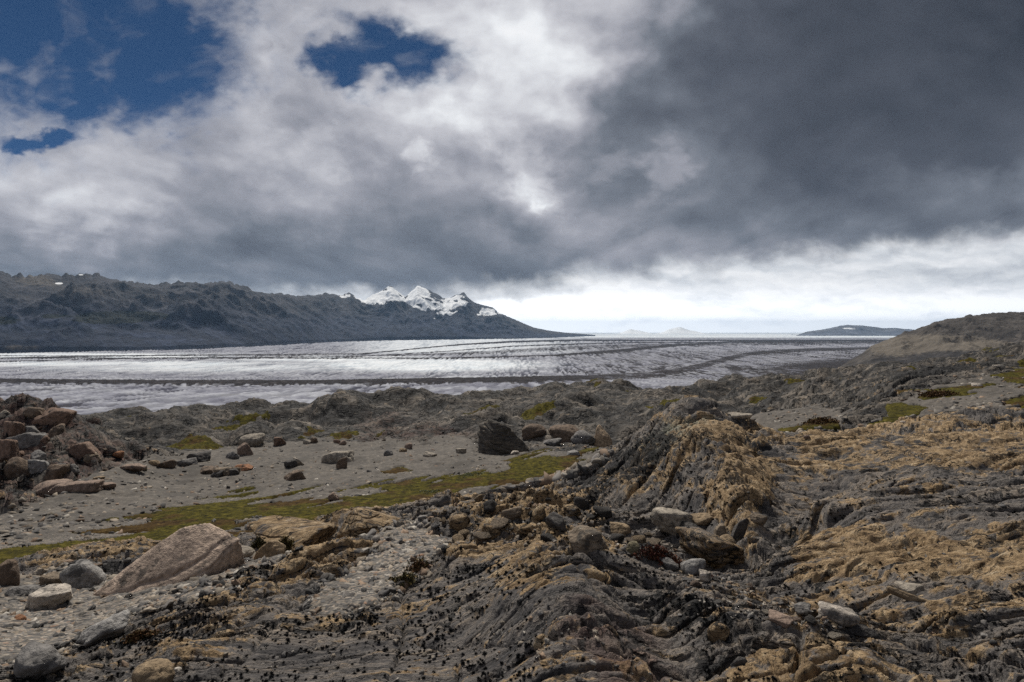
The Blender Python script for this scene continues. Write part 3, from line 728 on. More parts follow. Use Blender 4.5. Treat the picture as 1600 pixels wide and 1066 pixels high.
# ------------------------------------------------------------------ the near ground sheet
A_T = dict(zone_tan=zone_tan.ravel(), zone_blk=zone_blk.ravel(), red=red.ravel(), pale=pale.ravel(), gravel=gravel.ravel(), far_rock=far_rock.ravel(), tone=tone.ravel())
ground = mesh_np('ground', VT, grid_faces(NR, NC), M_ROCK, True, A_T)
tag(ground, 'dark ice-scoured bedrock slabs and knolls with ochre and black lichen', kind='structure')

def cover(name, mask, lift, mat, label, bumps, lo=.30):
    keep = (mask > lo)
    z = Zg + (mask-.5)*lift + bumps*np.clip(mask*1.5-.5, 0, 1)
    f = grid_faces(NR, NC, keep)
    v, f, at = compact(np.stack([Xg, Yg, z], -1).reshape(-1, 3), f, {'far_rock': far_rock.ravel()})
    o = mesh_np(name, v, f, mat, True, at)
    tag(o, label, kind='stuff')
    return o
gb = .012*np.minimum(Dg, 20)**.5*np.abs(perlin(Xg*3.1, Yg*3.1, 0*Xg)) + .010*np.abs(perlin(Xg*11, Yg*11, 0*Xg))*(Dg < 12)
cover('gravel', gravel*(Dg < 60), .035*np.minimum(Dg, 25)**.4, M_GRAVEL, 'grey glacial gravel spread between the bedrock slabs', gb)
mb = .04*np.abs(perlin(Xg*1.7, Yg*1.7, 0*Xg+2)) + .05*np.abs(perlin(Xg*5.5, Yg*4, 0*Xg+4)) + .04*np.abs(perlin(Xg*13, Yg*9, 0*Xg+4))*(Dg < 35)
cover('moss', moss, .02*np.minimum(Dg, 25)**.5, M_MOSS, 'olive and rust moss mats along the foot of the gravel slope', mb)

# ------------------------------------------------------------------ glacier
GU = np.linspace(-1.5, 1.5, int(1350*RES))
GD = np.concatenate([1/np.linspace(1/300., 1/1500., int(330*RES))[:-1], 1/np.linspace(1/1500., 1/9000., int(150*RES))[:-1], np.geomspace(9000, 60000, 70)])
gu, gd = np.meshgrid(GU, GD); gx = gu*gd; gy = gd
base = -150.0 + 0*gx
gpx = 800+F*gu; gpy = HY+F*150/gd
def line_d(pts):
    """picture rows between a point of the ice and a moraine line (points column,row)"""
    p = np.array(pts, float)
    row = np.interp(gpx, p[:, 0], p[:, 1])
    return gpy-row
w1 = fbm(gx*.004, gy*.0025, 0*gx, 4)
def band_m(pts, half, ragged=1.0):
    p = np.array(pts, float)
    hh = np.interp(gpx, p[:, 0], p[:, 2]) if p.shape[1] > 2 else half
    return sstep(1.55, .35, np.abs(line_d(pts)+w1*ragged*.6)/hh)
debris = np.zeros_like(gx)
debris = np.maximum(debris, np.interp(gpx, [820, 980, 1340], [1, .62, .66])*band_m([(-900,596,3),(0,595.5,3),(250,598,3.2),(500,598,3.4),(700,595,4),(850,593,5),(930,591,6),(1010,587,6.5),(1060,581,6.5),(1100,571,6),(1140,560,5),(1180,552,4),(1250,547.5,3.5),(1340,545,3),(2000,544,3)], 4))
debris = np.maximum(debris, .85*band_m([(-900,561,1.1),(0,560,1.1),(100,558,1.0),(300,555,.8),(560,553.5,.7),(640,546,.8),(720,538.5,1.2),(800,534,1.5),(900,531.5,1.4),(1000,532,1),(2000,531,1)], 1, .2))
debris = np.maximum(debris, .7*band_m([(-900,566,.7),(0,565,.7),(300,559,.6),(560,557.5,.6),(700,549,.7),(800,541,.9),(900,537.5,1.0),(1000,535,.9),(1400,535,.8)], 1, .2))
debris = np.maximum(debris, .75*band_m([(700,560,1),(860,556,1.5),(950,550,3),(1050,540,2.5),(1150,534,1.6),(1300,533,1.3),(2000,533,1.2)], 1, .5))
debris = np.maximum(debris, .5*band_m([(600,556,1),(760,551,3),(900,543,4),(1000,540,3),(1200,537,2)], 1, .6))
debris = np.maximum(debris, .50*sstep(980, 1180, gpx)*sstep(554, 576, gpy) + .42*sstep(1180, 1330, gpx)*sstep(543, 556, gpy))
debris = np.maximum(debris, .40*sstep(720, 980, gpx)*sstep(538, 552, gpy)*sstep(596, 590, gpy))
debris = np.maximum(debris, .14*sstep(597, 604, gpy) + .18*sstep(610, 655, gpy)*sstep(800, 100, gpx))
sunlit_clean = np.zeros_like(gx)  # sun patches painted into the ice as paler colour, plus the white far snowfield
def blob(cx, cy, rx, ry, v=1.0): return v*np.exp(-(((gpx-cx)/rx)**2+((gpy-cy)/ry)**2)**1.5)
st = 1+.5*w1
sunlit_clean = np.maximum.reduce([1.35*blob(670,570,170,9.5), blob(520,560,160,5)*st, 1.1*blob(60,556,330,4.5), blob(120,568,420,4.5,.75)*st, blob(330,574,260,7,.6)*st, .72*sstep(557, 548, gpy)*sstep(500, 640, gpx)*sstep(1000, 760, gpx),
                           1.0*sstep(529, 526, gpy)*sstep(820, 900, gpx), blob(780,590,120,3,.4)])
sunlit_clean = np.clip(sunlit_clean*1.15, 0, 1)*(1-np.clip(debris, 0, 1))
# crevasses: long closed hollows across the flow near at hand, a pattern of seracs farther off
sz = np.interp(gd, [300, 900, 2000, 6000, 60000], [1.0, 1.0, .8, 1.5, 5.0])
def chirp(f): return np.concatenate([[0], np.cumsum(.5*(f(GD[1:])+f(GD[:-1]))*np.diff(GD))])[:, None]+0*gx
vrow = HY+F*150/GD; cell = np.interp(vrow, [519, 535, 560, 598, 606, 660, 700], [2.6, 3.2, 4.6, 6.0, 9.0, 12.0, 12.0])     # spacing of the ridges grows towards the viewer
fy = np.concatenate([[0], np.cumsum(-np.diff(vrow)/(.5*(cell[1:]+cell[:-1])))])[:, None]+0*gx
fx = np.interp(gd, [300, 900, 1400, 1700, 4000, 10000, 60000], [.007, .008, .010, .024, .020, .009, .003])*gx
c1 = perlin(fx*1.8+.35*w1, fy*.8+.35*w1, 0*gx); c2 = perlin(fx*4.2, fy*1.35+.3*w1, 0*gx+7); c3 = perlin(fx*7, fy*2.2, 0*gx+3)
c4 = perlin(fx*2.2+fy*.25, fy*1.05-fx*.7, 0*gx+11)
crev = np.maximum.reduce([sstep(.12, .34, c2), sstep(.14, .36, c4), .75*sstep(.12, .02, np.abs(c1)), .8*sstep(.15, .4, c3)*(gpy < 600), .95*sstep(.16, .36, perlin(fx*3.2+fy*.1, fy*1.9, 0*gx+21))*(gpy > 598)])*(.45+.55*sstep(-.2, .25, perlin(fx*.4, fy*.3, 0*gx+5)))
crev = crev*(1-.55*sunlit_clean)
hum = .55*np.abs(c1)+.35*np.abs(c2)+.2*np.abs(c3)
gz = base + (hum-.25)*12*(1-.7*np.clip(debris, 0, 1))*sz**.7*sstep(60000, 9000, gd) - crev*6*(1-.7*np.clip(debris, 0, 1))*sz**.6 + debris*5.0*sstep(9000, 1500, gd)
ice = ice_material()
gl = mesh_np('glacier', np.stack([gx, gy, gz], -1).reshape(-1, 3), grid_faces(*gx.shape), ice, True, dict(debris=debris.ravel(), sunlit_clean=sunlit_clean.ravel(), crevasse=np.clip(crev, 0, 1).ravel()))
tag(gl, 'broad grey-white glacier crossed by dark moraine stripes', kind='structure')

# ------------------------------------------------------------------ mountains: a skyline, a foot line and slopes between
def range_mesh(name, label, sky, foot, back, mat, px0, px1, nu, nt, relief, spur, floor=-155.0, masks=None, foot_d=None, curve=.85, fine=1.0, seed=0.0):
    sky = np.array(sky, float); foot = np.array(foot, float)
    px = np.linspace(px0, px1, nu); u = (px-800)/F
    t = np.concatenate([np.linspace(0, 1, int(nt*.72)), np.linspace(1, 1.9, nt-int(nt*.72)+1)[1:]])
    fr = np.interp(px, foot[:, 0], foot[:, 1])
    d0 = foot_d(px) if foot_d else 150*F/(fr-HY)
    rs = np.interp(px, sky[:, 0], sky[:, 1])
    bk = np.interp(px, [b[0] for b in back], [b[1] for b in back])
    uu, tt = np.meshgrid(u, t); D0 = np.broadcast_to(d0, uu.shape); BK = np.broadcast_to(bk, uu.shape)
    d = D0+tt*BK
    zc = -(rs-HY)/F*(d0+bk)
    jag = (np.abs(fbm(px*.04+seed, px*0+2.2, px*0, 6))-.22)*relief*.085*fine
    ZC = np.broadcast_to(zc, uu.shape)
    prof = np.where(tt <= 1, np.clip(tt, 0, 1)**curve, 1-1.35*(tt-1)**1.2)
    z = floor+prof*(ZC-floor)
    x = uu*d; y = d
    w = np.clip(4*tt*(1-tt), 0, 1)*(tt < 1) + .6*np.clip((tt-1)*2, 0, 1)
    hgt = np.clip((ZC-floor)/relief, .15, 1)
    a = 2*np.pi/spur
    wq = fbm(x*a*.12, y*a*.12, z*a*.05+seed, 4)*.9
    # branching spurs: sharp crests, each octave strongest on the crest of the one before
    def rmf(fx_, fy_, fz_, so):
        o_, wt, amp_, tot = 0, 1.0, 1.0, 0
        for i_ in range(6):
            q_ = (1-np.minimum(np.abs(perlin(x*a*fx_+so+wq*.6, y*a*fy_+so+wq*.6, z*a*fz_)), 1)*1.5)
            q_ = np.clip(q_, 0, 1)**2*wt
            o_ = o_+q_*amp_; tot += amp_; wt = np.clip(q_*1.8, 0, 1); amp_ *= .6; fx_ *= 2.1; fy_ *= 2.1; fz_ *= 2.1; so += 3.7
        return o_/tot
    R1 = rmf(.15, .10, .06, seed); R2 = rmf(.45, .30, .2, seed+20)
    z = z + w*hgt*relief*(.33*(R1-.35)+.12*(R2-.35))
    jag = jag*np.clip((zc-floor)/relief, 0, 1)
    z = z + jag[None]*np.exp(-((tt-1)/.045)**2)
    z = np.where(tt <= .02, floor-10, z)
    ppx = np.broadcast_to(px, uu.shape); ppy = HY-F*z/d
    at = dict(rise=np.clip((z-floor)/(ZC-floor+1), 0, 1).ravel())
    for kk in ('forest', 'snow', 'scree'):
        f = (masks or {}).get(kk)
        at[kk] = (f(ppx, ppy, tt, x, y, z) if f else 0*x).ravel()
    o = mesh_np(name, np.stack([x, y, z], -1).reshape(-1, 3), grid_faces(*x.shape), mat, True, at)
    tag(o, label, kind='structure'); return o

def g2(px, py, cx, cy, rx, ry): return np.exp(-(((px-cx)/rx)**2+((py-cy)/ry)**2))
sky_l = [(-500,405),(-200,415),(0,425),(20,431),(45,432),(72,427),(100,431),(125,430),(150,428),(172,434),(200,440),(215,441),(240,444),(262,443),(290,441),(315,443),(340,440),(358,440),(380,450),(405,456),(425,458),(450,460),(475,464),(497,460),(520,459),(533,462),(545,458),(556,465),(570,470),(585,460),(600,452),(612,447),(622,456),(634,464),(644,454),(652,446),(668,452),(680,458),(692,466),(704,465),(714,461),(725,457),(737,470),(750,476),(760,479),(770,481),(780,489),(800,497),(818,505),(835,512),(860,517),(885,520),(920,522.6),(930,523.5)]
foot_l = [(-500,560),(0,552),(100,550),(200,548),(320,545),(400,541),(460,538),(520,534.5),(600,532),(700,530.8),(800,529.5),(870,527.5),(920,525.5),(940,525)]
def snow_l(px, py, t, x, y, z):
    n = fbm(x*.0016, y*.0007, z*.003, 4)
    s = 1.1*g2(px, py, 610, 460, 34, 13)+1.1*g2(px, py, 655, 466, 20, 24)+1.15*g2(px, py, 690, 484, 26, 17)+1.0*g2(px, py, 722, 470, 22, 12)+.95*g2(px, py, 765, 487, 30, 9)+.8*g2(px, py, 580, 469, 34, 8)+.6*g2(px, py, 545, 463, 22, 5)
    s = s + .85*g2(px, py, 92, 443, 9, 2.2) + .8*g2(px, py, 126, 429.5, 6, 1.5)+.45*g2(px, py, 440, 460, 20, 2)
    return np.clip(s, 0, 1.15)*(.80+.6*n)-.5*sstep(.0, .45, fbm(x*.0045+z*.003+5, y*.0015, z*.004, 4))
mat_l = mountain_material('mountain_rock', 1.0, (.022,.029,.052), (.058,.058,.068), (.165,.142,.118))
range_mesh('mountain', 'long dark mountain wall beyond the glacier ending in snowy peaks', sky_l, foot_l, [(-500,1300),(0,1400),(500,2200),(660,3200),(800,3000),(930,1500)], mat_l, -420, 930, int(1150*RES), int(230*RES), 700, 900, floor=-152,
  masks=dict(snow=snow_l, forest=lambda px, py, t, x, y, z: np.clip(1.2*g2(px, py, 195, 494, 75, 8.5)+.9*g2(px, py, 5, 501, 28, 8)+.7*g2(px, py, 78, 494, 22, 4)+.6*g2(px, py, 160, 502, 50, 6), 0, 1),
             scree=lambda px, py, t, x, y, z: np.clip(.8*g2(px, py, 55, 438, 40, 11)+.6*g2(px, py, 30, 545, 60, 8)+.5*g2(px, py, 130, 455, 60, 12)+.4*g2(px, py, 250, 465, 60, 12), 0, 1)), seed=1.3)

sky_r = [(1290,596),(1310,577),(1325,565),(1340,556),(1352,549),(1362,540),(1380,533),(1400,525),(1412,520),(1432,514),(1450,507),(1470,501),(1490,497),(1520,492.5),(1545,489.5),(1560,488),(1580,487.5),(1600,487),(1700,484),(2000,490),(2400,500)]
mat_r = mountain_material('hill_rock', 0, (.036,.033,.033), (.076,.067,.060), (.20,.172,.138), 4.0)
range_mesh('hill', 'brown rocky hill rising at the right edge of the glacier', sky_r, [(1280,600),(2400,600)], [(1280,60),(1330,420),(1450,800),(1600,1100),(2400,1200)], mat_r, 1288, 2300, int(620*RES), int(220*RES), 190, 330, floor=-150,
  foot_d=lambda px: np.interp(px, [1288, 1400, 1600, 2300], [1750, 1600, 1400, 1300]), curve=.7,
  masks=dict(scree=lambda px, py, t, x, y, z: np.clip(1.1*g2(px, py, 1450, 535, 80, 13)+.7*g2(px, py, 1395, 548, 45, 12)+.75*g2(px, py, 1540, 540, 70, 9), 0, 1), forest=lambda px, py, t, x, y, z: np.clip(.30*g2(px, py, 1560, 505, 80, 16)+.32*g2(px, py, 1440, 570, 60, 10), 0, 1)), seed=4.1)

sky_f = [(1236,527),(1246,523.5),(1258,519),(1270,517),(1288,514.5),(1300,512),(1315,508.5),(1330,508),(1345,508.5),(1360,510),(1380,513),(1400,512.5),(1420,514.5),(1440,517),(1480,523),(1490,526)]
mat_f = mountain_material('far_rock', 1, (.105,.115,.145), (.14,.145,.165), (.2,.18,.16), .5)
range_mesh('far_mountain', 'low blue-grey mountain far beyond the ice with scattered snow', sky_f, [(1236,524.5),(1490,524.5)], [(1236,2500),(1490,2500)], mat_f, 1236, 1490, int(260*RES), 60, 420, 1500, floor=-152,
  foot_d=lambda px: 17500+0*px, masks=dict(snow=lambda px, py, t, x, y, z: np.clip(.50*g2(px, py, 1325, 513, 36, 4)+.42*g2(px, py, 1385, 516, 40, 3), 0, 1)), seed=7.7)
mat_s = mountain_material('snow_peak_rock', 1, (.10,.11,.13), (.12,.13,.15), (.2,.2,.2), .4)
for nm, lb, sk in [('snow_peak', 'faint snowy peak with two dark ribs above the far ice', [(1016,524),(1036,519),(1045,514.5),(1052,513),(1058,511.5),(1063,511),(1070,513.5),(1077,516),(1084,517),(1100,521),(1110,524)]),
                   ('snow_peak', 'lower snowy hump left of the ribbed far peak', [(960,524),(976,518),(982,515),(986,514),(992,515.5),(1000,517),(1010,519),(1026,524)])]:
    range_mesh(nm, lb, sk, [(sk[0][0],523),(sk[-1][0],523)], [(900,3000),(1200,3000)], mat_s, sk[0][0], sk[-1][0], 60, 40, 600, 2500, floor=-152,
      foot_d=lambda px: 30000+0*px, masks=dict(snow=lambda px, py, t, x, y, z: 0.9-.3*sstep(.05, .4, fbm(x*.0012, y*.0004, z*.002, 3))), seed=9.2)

# ------------------------------------------------------------------ the air: one even volume round everything
def box(name, lo, hi, mat):
    v = np.array([[x, y, z] for z in (lo[2], hi[2]) for y in (lo[1], hi[1]) for x in (lo[0], hi[0])], float)
    f = np.array([[0,2,3,1],[4,5,7,6],[0,1,5,4],[2,6,7,3],[0,4,6,2],[1,3,7,5]])
    return mesh_np(name, v, f, mat, False)
hm_, hk = material('haze_air')
pv = hk.n('ShaderNodeVolumePrincipled'); pv.inputs['Color'].default_value = (.42, .66, 1.0, 1); pv.inputs['Density'].default_value = 1.5e-5; pv.inputs['Anisotropy'].default_value = .3
ho = hk.n('ShaderNodeOutputMaterial'); hk.t.links.new(pv.outputs[0], ho.inputs['Volume'])
haze = box('haze', (-70000, -3000, -420), (70000, 64000, 1250), hm_)
tag(haze, 'thin pale air between the viewer and the far mountains', kind='stuff')
# ------------------------------------------------------------------ stones: a solid bounded by planes, worn at the edges
def ico(sub):
    bm = bmesh.new(); bmesh.ops.create_icosphere(bm, subdivisions=sub, radius=1.0)
    v = np.array([x.co[:] for x in bm.verts]); bm.faces.ensure_lookup_table()
    f = np.array([[l.index for l in x.verts] for x in bm.faces]); bm.free(); return v, f
ICO = {i: ico(i) for i in (1, 2, 3, 4, 5, 6)}

def solid(dirs, N, H, p):
    t = np.maximum(dirs@N.T/H, 0)
    return dirs*((t**p).sum(1)**(-1/p))[:, None]

def random_solid(rng, kind, sub):
    d, f = ICO[sub]
    n = {'angular': 10, 'slab': 9, 'round': 26, 'block': 8}[kind]
    N = rng.normal(size=(n, 3)); N /= np.linalg.norm(N, axis=1)[:, None]
    if kind in ('slab', 'block'):
        N = np.concatenate([N, [[0, .12, 1], [.1, 0, -1]]])
    N = np.concatenate([N, [[1, 0, 0], [-1, 0, 0], [0, 1, 0], [0, -1, 0], [0, 0, 1], [0, 0, -1]]])
    H = rng.uniform(.62, 1.0, len(N)); H[-6:] = 1.05
    v = solid(d, N, H, {'angular': 22, 'slab': 26, 'round': 7, 'block': 26}[kind])
    return v, f

def weather(v, seed, amt, lay=0.0, lay_n=(.25, -.3, 1)):
    r = np.linalg.norm(v, axis=1, keepdims=True)+1e-9; d = v/r
    n = fbm(v[:, 0]*1.6+seed, v[:, 1]*1.6, v[:, 2]*1.6, 5)*amt
    n = n - amt*1.3*np.exp(-(perlin(v[:, 0]*1.1+seed*3, v[:, 1]*1.1, v[:, 2]*2.2+5)/.05)**2)
    if lay:
        ln = np.array(lay_n)/np.linalg.norm(lay_n); s = v@ln
        n = n + lay*np.tanh(3*perlin(s*5.5+seed, v[:, 0]*.6, v[:, 1]*.6)) - lay*1.5*np.exp(-(perlin(s*3.6+seed+9, v[:, 0]*.4, v[:, 1]*.4)/.06)**2)
    return v + d*n[:, None]

TINT = {'stand': (2.3, 1.85, 1.35), 'wedge': (2.5, 2.1, 1.8), 'tan': (1.15, .98, .78), 'ochre': (1.35, 1.08, .74), 'rust': (1.35, .72, .42), 'red': (1.05, .76, .62), 'pink': (1.35, 1.08, .93), 'pale': (1.75, 1.66, 1.48),
        'white': (2.3, 2.2, 2.05), 'grey': (.95, .97, 1.0), 'dark': (.42, .42, .43), 'brown': (.85, .68, .55), 'blue': (1.45, 1.5, 1.55), 'olive': (.9, .84, .58)}
def rock_attrs(n, z):
    return dict(zip(('zone_tan', 'zone_blk', 'red', 'pale', 'gravel', 'far_rock', 'tone'), [np.full(n, q) for q in (*z, 0, 0, 0, 0, 0)[:7]]))
def place_stone(px, py, w, h, kind, tint, label, yaw=None, tilt=0, mat=None, sub=4, name='boulder', seed=None, deep=None, lay=0.0, amt=.07, sunk=.28, group=None, zt=None):
    rng = np.random.default_rng(seed if seed is not None else int(px*7+py*13))
    x, y, z = spot(px, py)
    W = w/F*y; Hh = h/F*y/(1-sunk)
    D = W*(deep or rng.uniform(.65, .95))
    v, f = random_solid(rng, kind, sub)
    lo, hi = v.min(0), v.max(0); v = (v-(lo+hi)/2)/(hi-lo)*2
    v = weather(v, rng.uniform(0, 50), amt, lay)
    a = rng.uniform(-.5, .5) if yaw is None else math.radians(yaw)
    v = v*np.array([W/2, D/2, Hh/2])
    ty = math.radians(tilt); v = np.stack([v[:, 0]*math.cos(ty)+v[:, 2]*math.sin(ty), v[:, 1], -v[:, 0]*math.sin(ty)+v[:, 2]*math.cos(ty)], -1)
    v = np.stack([v[:, 0]*math.cos(a)-v[:, 1]*math.sin(a), v[:, 0]*math.sin(a)+v[:, 1]*math.cos(a), v[:, 2]], -1)
    v[:, 2] += Hh*(.5-sunk)
    o = mesh_np(name, v, f, M_ROCK if zt else (mat or M_STONE), True, rock_attrs(len(v), zt) if zt else None)
    o.location = (x, y+D*.3, min(z, float(height(x, y+D*.3))+.02*y))
    o.color = (*TINT[tint], 1)
    tag(o, label, 'boulder' if name == 'boulder' else 'rock', group)
    return o

def hull_solid(points, p=30, sub=5):
    """solid bounded by the planes of the hull round the given corners"""
    bm = bmesh.new()
    for q in points: bm.verts.new(q)
    bmesh.ops.convex_hull(bm, input=bm.verts)
    bm.normal_update(); c = np.mean(points, axis=0)
    N = []; H = []
    for fc in bm.faces:
        n = np.array(fc.normal[:]); h = float(n@(np.array(fc.verts[0].co[:])-c))
        if h < 0: n, h = -n, -h
        if h > 1e-4: N.append(n); H.append(h)
    bm.free()
    d, f = ICO[sub]
    dd = d*np.ptp(np.array(points), axis=0); dd /= np.linalg.norm(dd, axis=1)[:, None]
    return solid(dd, np.array(N), np.array(H), p), f, c

def custom_stone(px, py, pts, tint, label, mat, crack=None, amt=.012, lay=0.0, lay_n=(.25, -.3, 1), p=30, back=0.0, sub=6, ref=5.7, scale=1.0):
    x, y, z = spot(px, py)
    pts = np.array(pts)*scale*y/ref
    v, f, c = hull_solid(pts, p, sub)
    size = np.ptp(np.array(pts), axis=0).max()
    u = v/size*2
    r = np.linalg.norm(u, axis=1, keepdims=True); d = v/np.linalg.norm(v, axis=1, keepdims=True)
    n = fbm(u[:, 0]*1.5, u[:, 1]*1.5, u[:, 2]*1.5+px, 6)*amt*size
    if lay:
        ln = np.array(lay_n)/np.linalg.norm(lay_n); s = u@ln
        n = n + lay*size*(np.tanh(3*perlin(s*6+px, u[:, 0]*.7, u[:, 1]*.7)) - 1.6*np.exp(-(perlin(s*4.5, u[:, 0]*.5, u[:, 1]*.5+py)/.08)**2))
    for cn, cc, cd in (crack or []):
        cn = np.array(cn)/np.linalg.norm(cn)
        wob = .03*size*fbm(v[:, 0]*4/size, v[:, 1]*4/size, v[:, 2]*0+3, 3)
        n = n - cd*np.exp(-(((v+c)@cn-cc+wob)/(.012*size))**2)
    v = v + d*n[:, None] + c
    o = mesh_np('boulder', v, f, mat); o.location = (x, y+back, z); o.color = (*TINT[tint], 1)
    tag(o, label, 'boulder'); return o

# the wedge by the gravel, the split rock on the flat, the pale standing stone
custom_stone(248, 920, [(-.70,-.12,-.02),(-.37,.10,.28),(.06,.32,.60),(.30,.50,.60),(.74,.42,.42),(.54,.02,.18),(-.05,-.28,.0),(-.6,.3,-.3),(.1,.7,-.3),(.7,.7,-.2),(0,-.26,-.3),(.52,0,-.25)], 'wedge',
             'large pinkish-tan wedge boulder with a smooth sloping top and a long crack', M_STONE, crack=[((-.30, -.2, 1), .13, .03), ((-.34, -.2, 1), .02, .022)], amt=.010, p=70, scale=.95)
custom_stone(775, 710, [(-1.15,-.1,-.3),(-1.25,.2,1.75),(-.45,.2,2.35),(.15,.1,2.15),(1.0,.5,1.5),(2.1,.9,.45),(2.2,.5,-.3),(.0,-.9,-.3),(-.35,-.7,1.5),(-.9,-.6,.6),(.9,-.3,.7),(-1,1.6,-.3),(1.9,1.9,-.3),(-.6,1.4,1.8),(.9,1.3,1.2)], 'grey',
             'big dark layered rock leaning right, split from its upright left face', M_BED, amt=.02, lay=.020, lay_n=(.55, -.2, 1), p=34, ref=33.5)
custom_stone(941, 700, [(-.14,-.05,-.1),(-.17,.0,.20),(-.10,.05,.40),(-.03,.1,.44),(.06,.1,.33),(.2,.05,.16),(.22,.0,-.1),(0,-.14,-.1),(0,-.1,.25),(-.1,.3,-.1),(.15,.3,-.1),(-.03,.2,.38)], 'stand',
             'pale tan upright stone with a rounded tip beside the humped ridge', M_STONE, amt=.03, p=24, sub=5, ref=9.8)

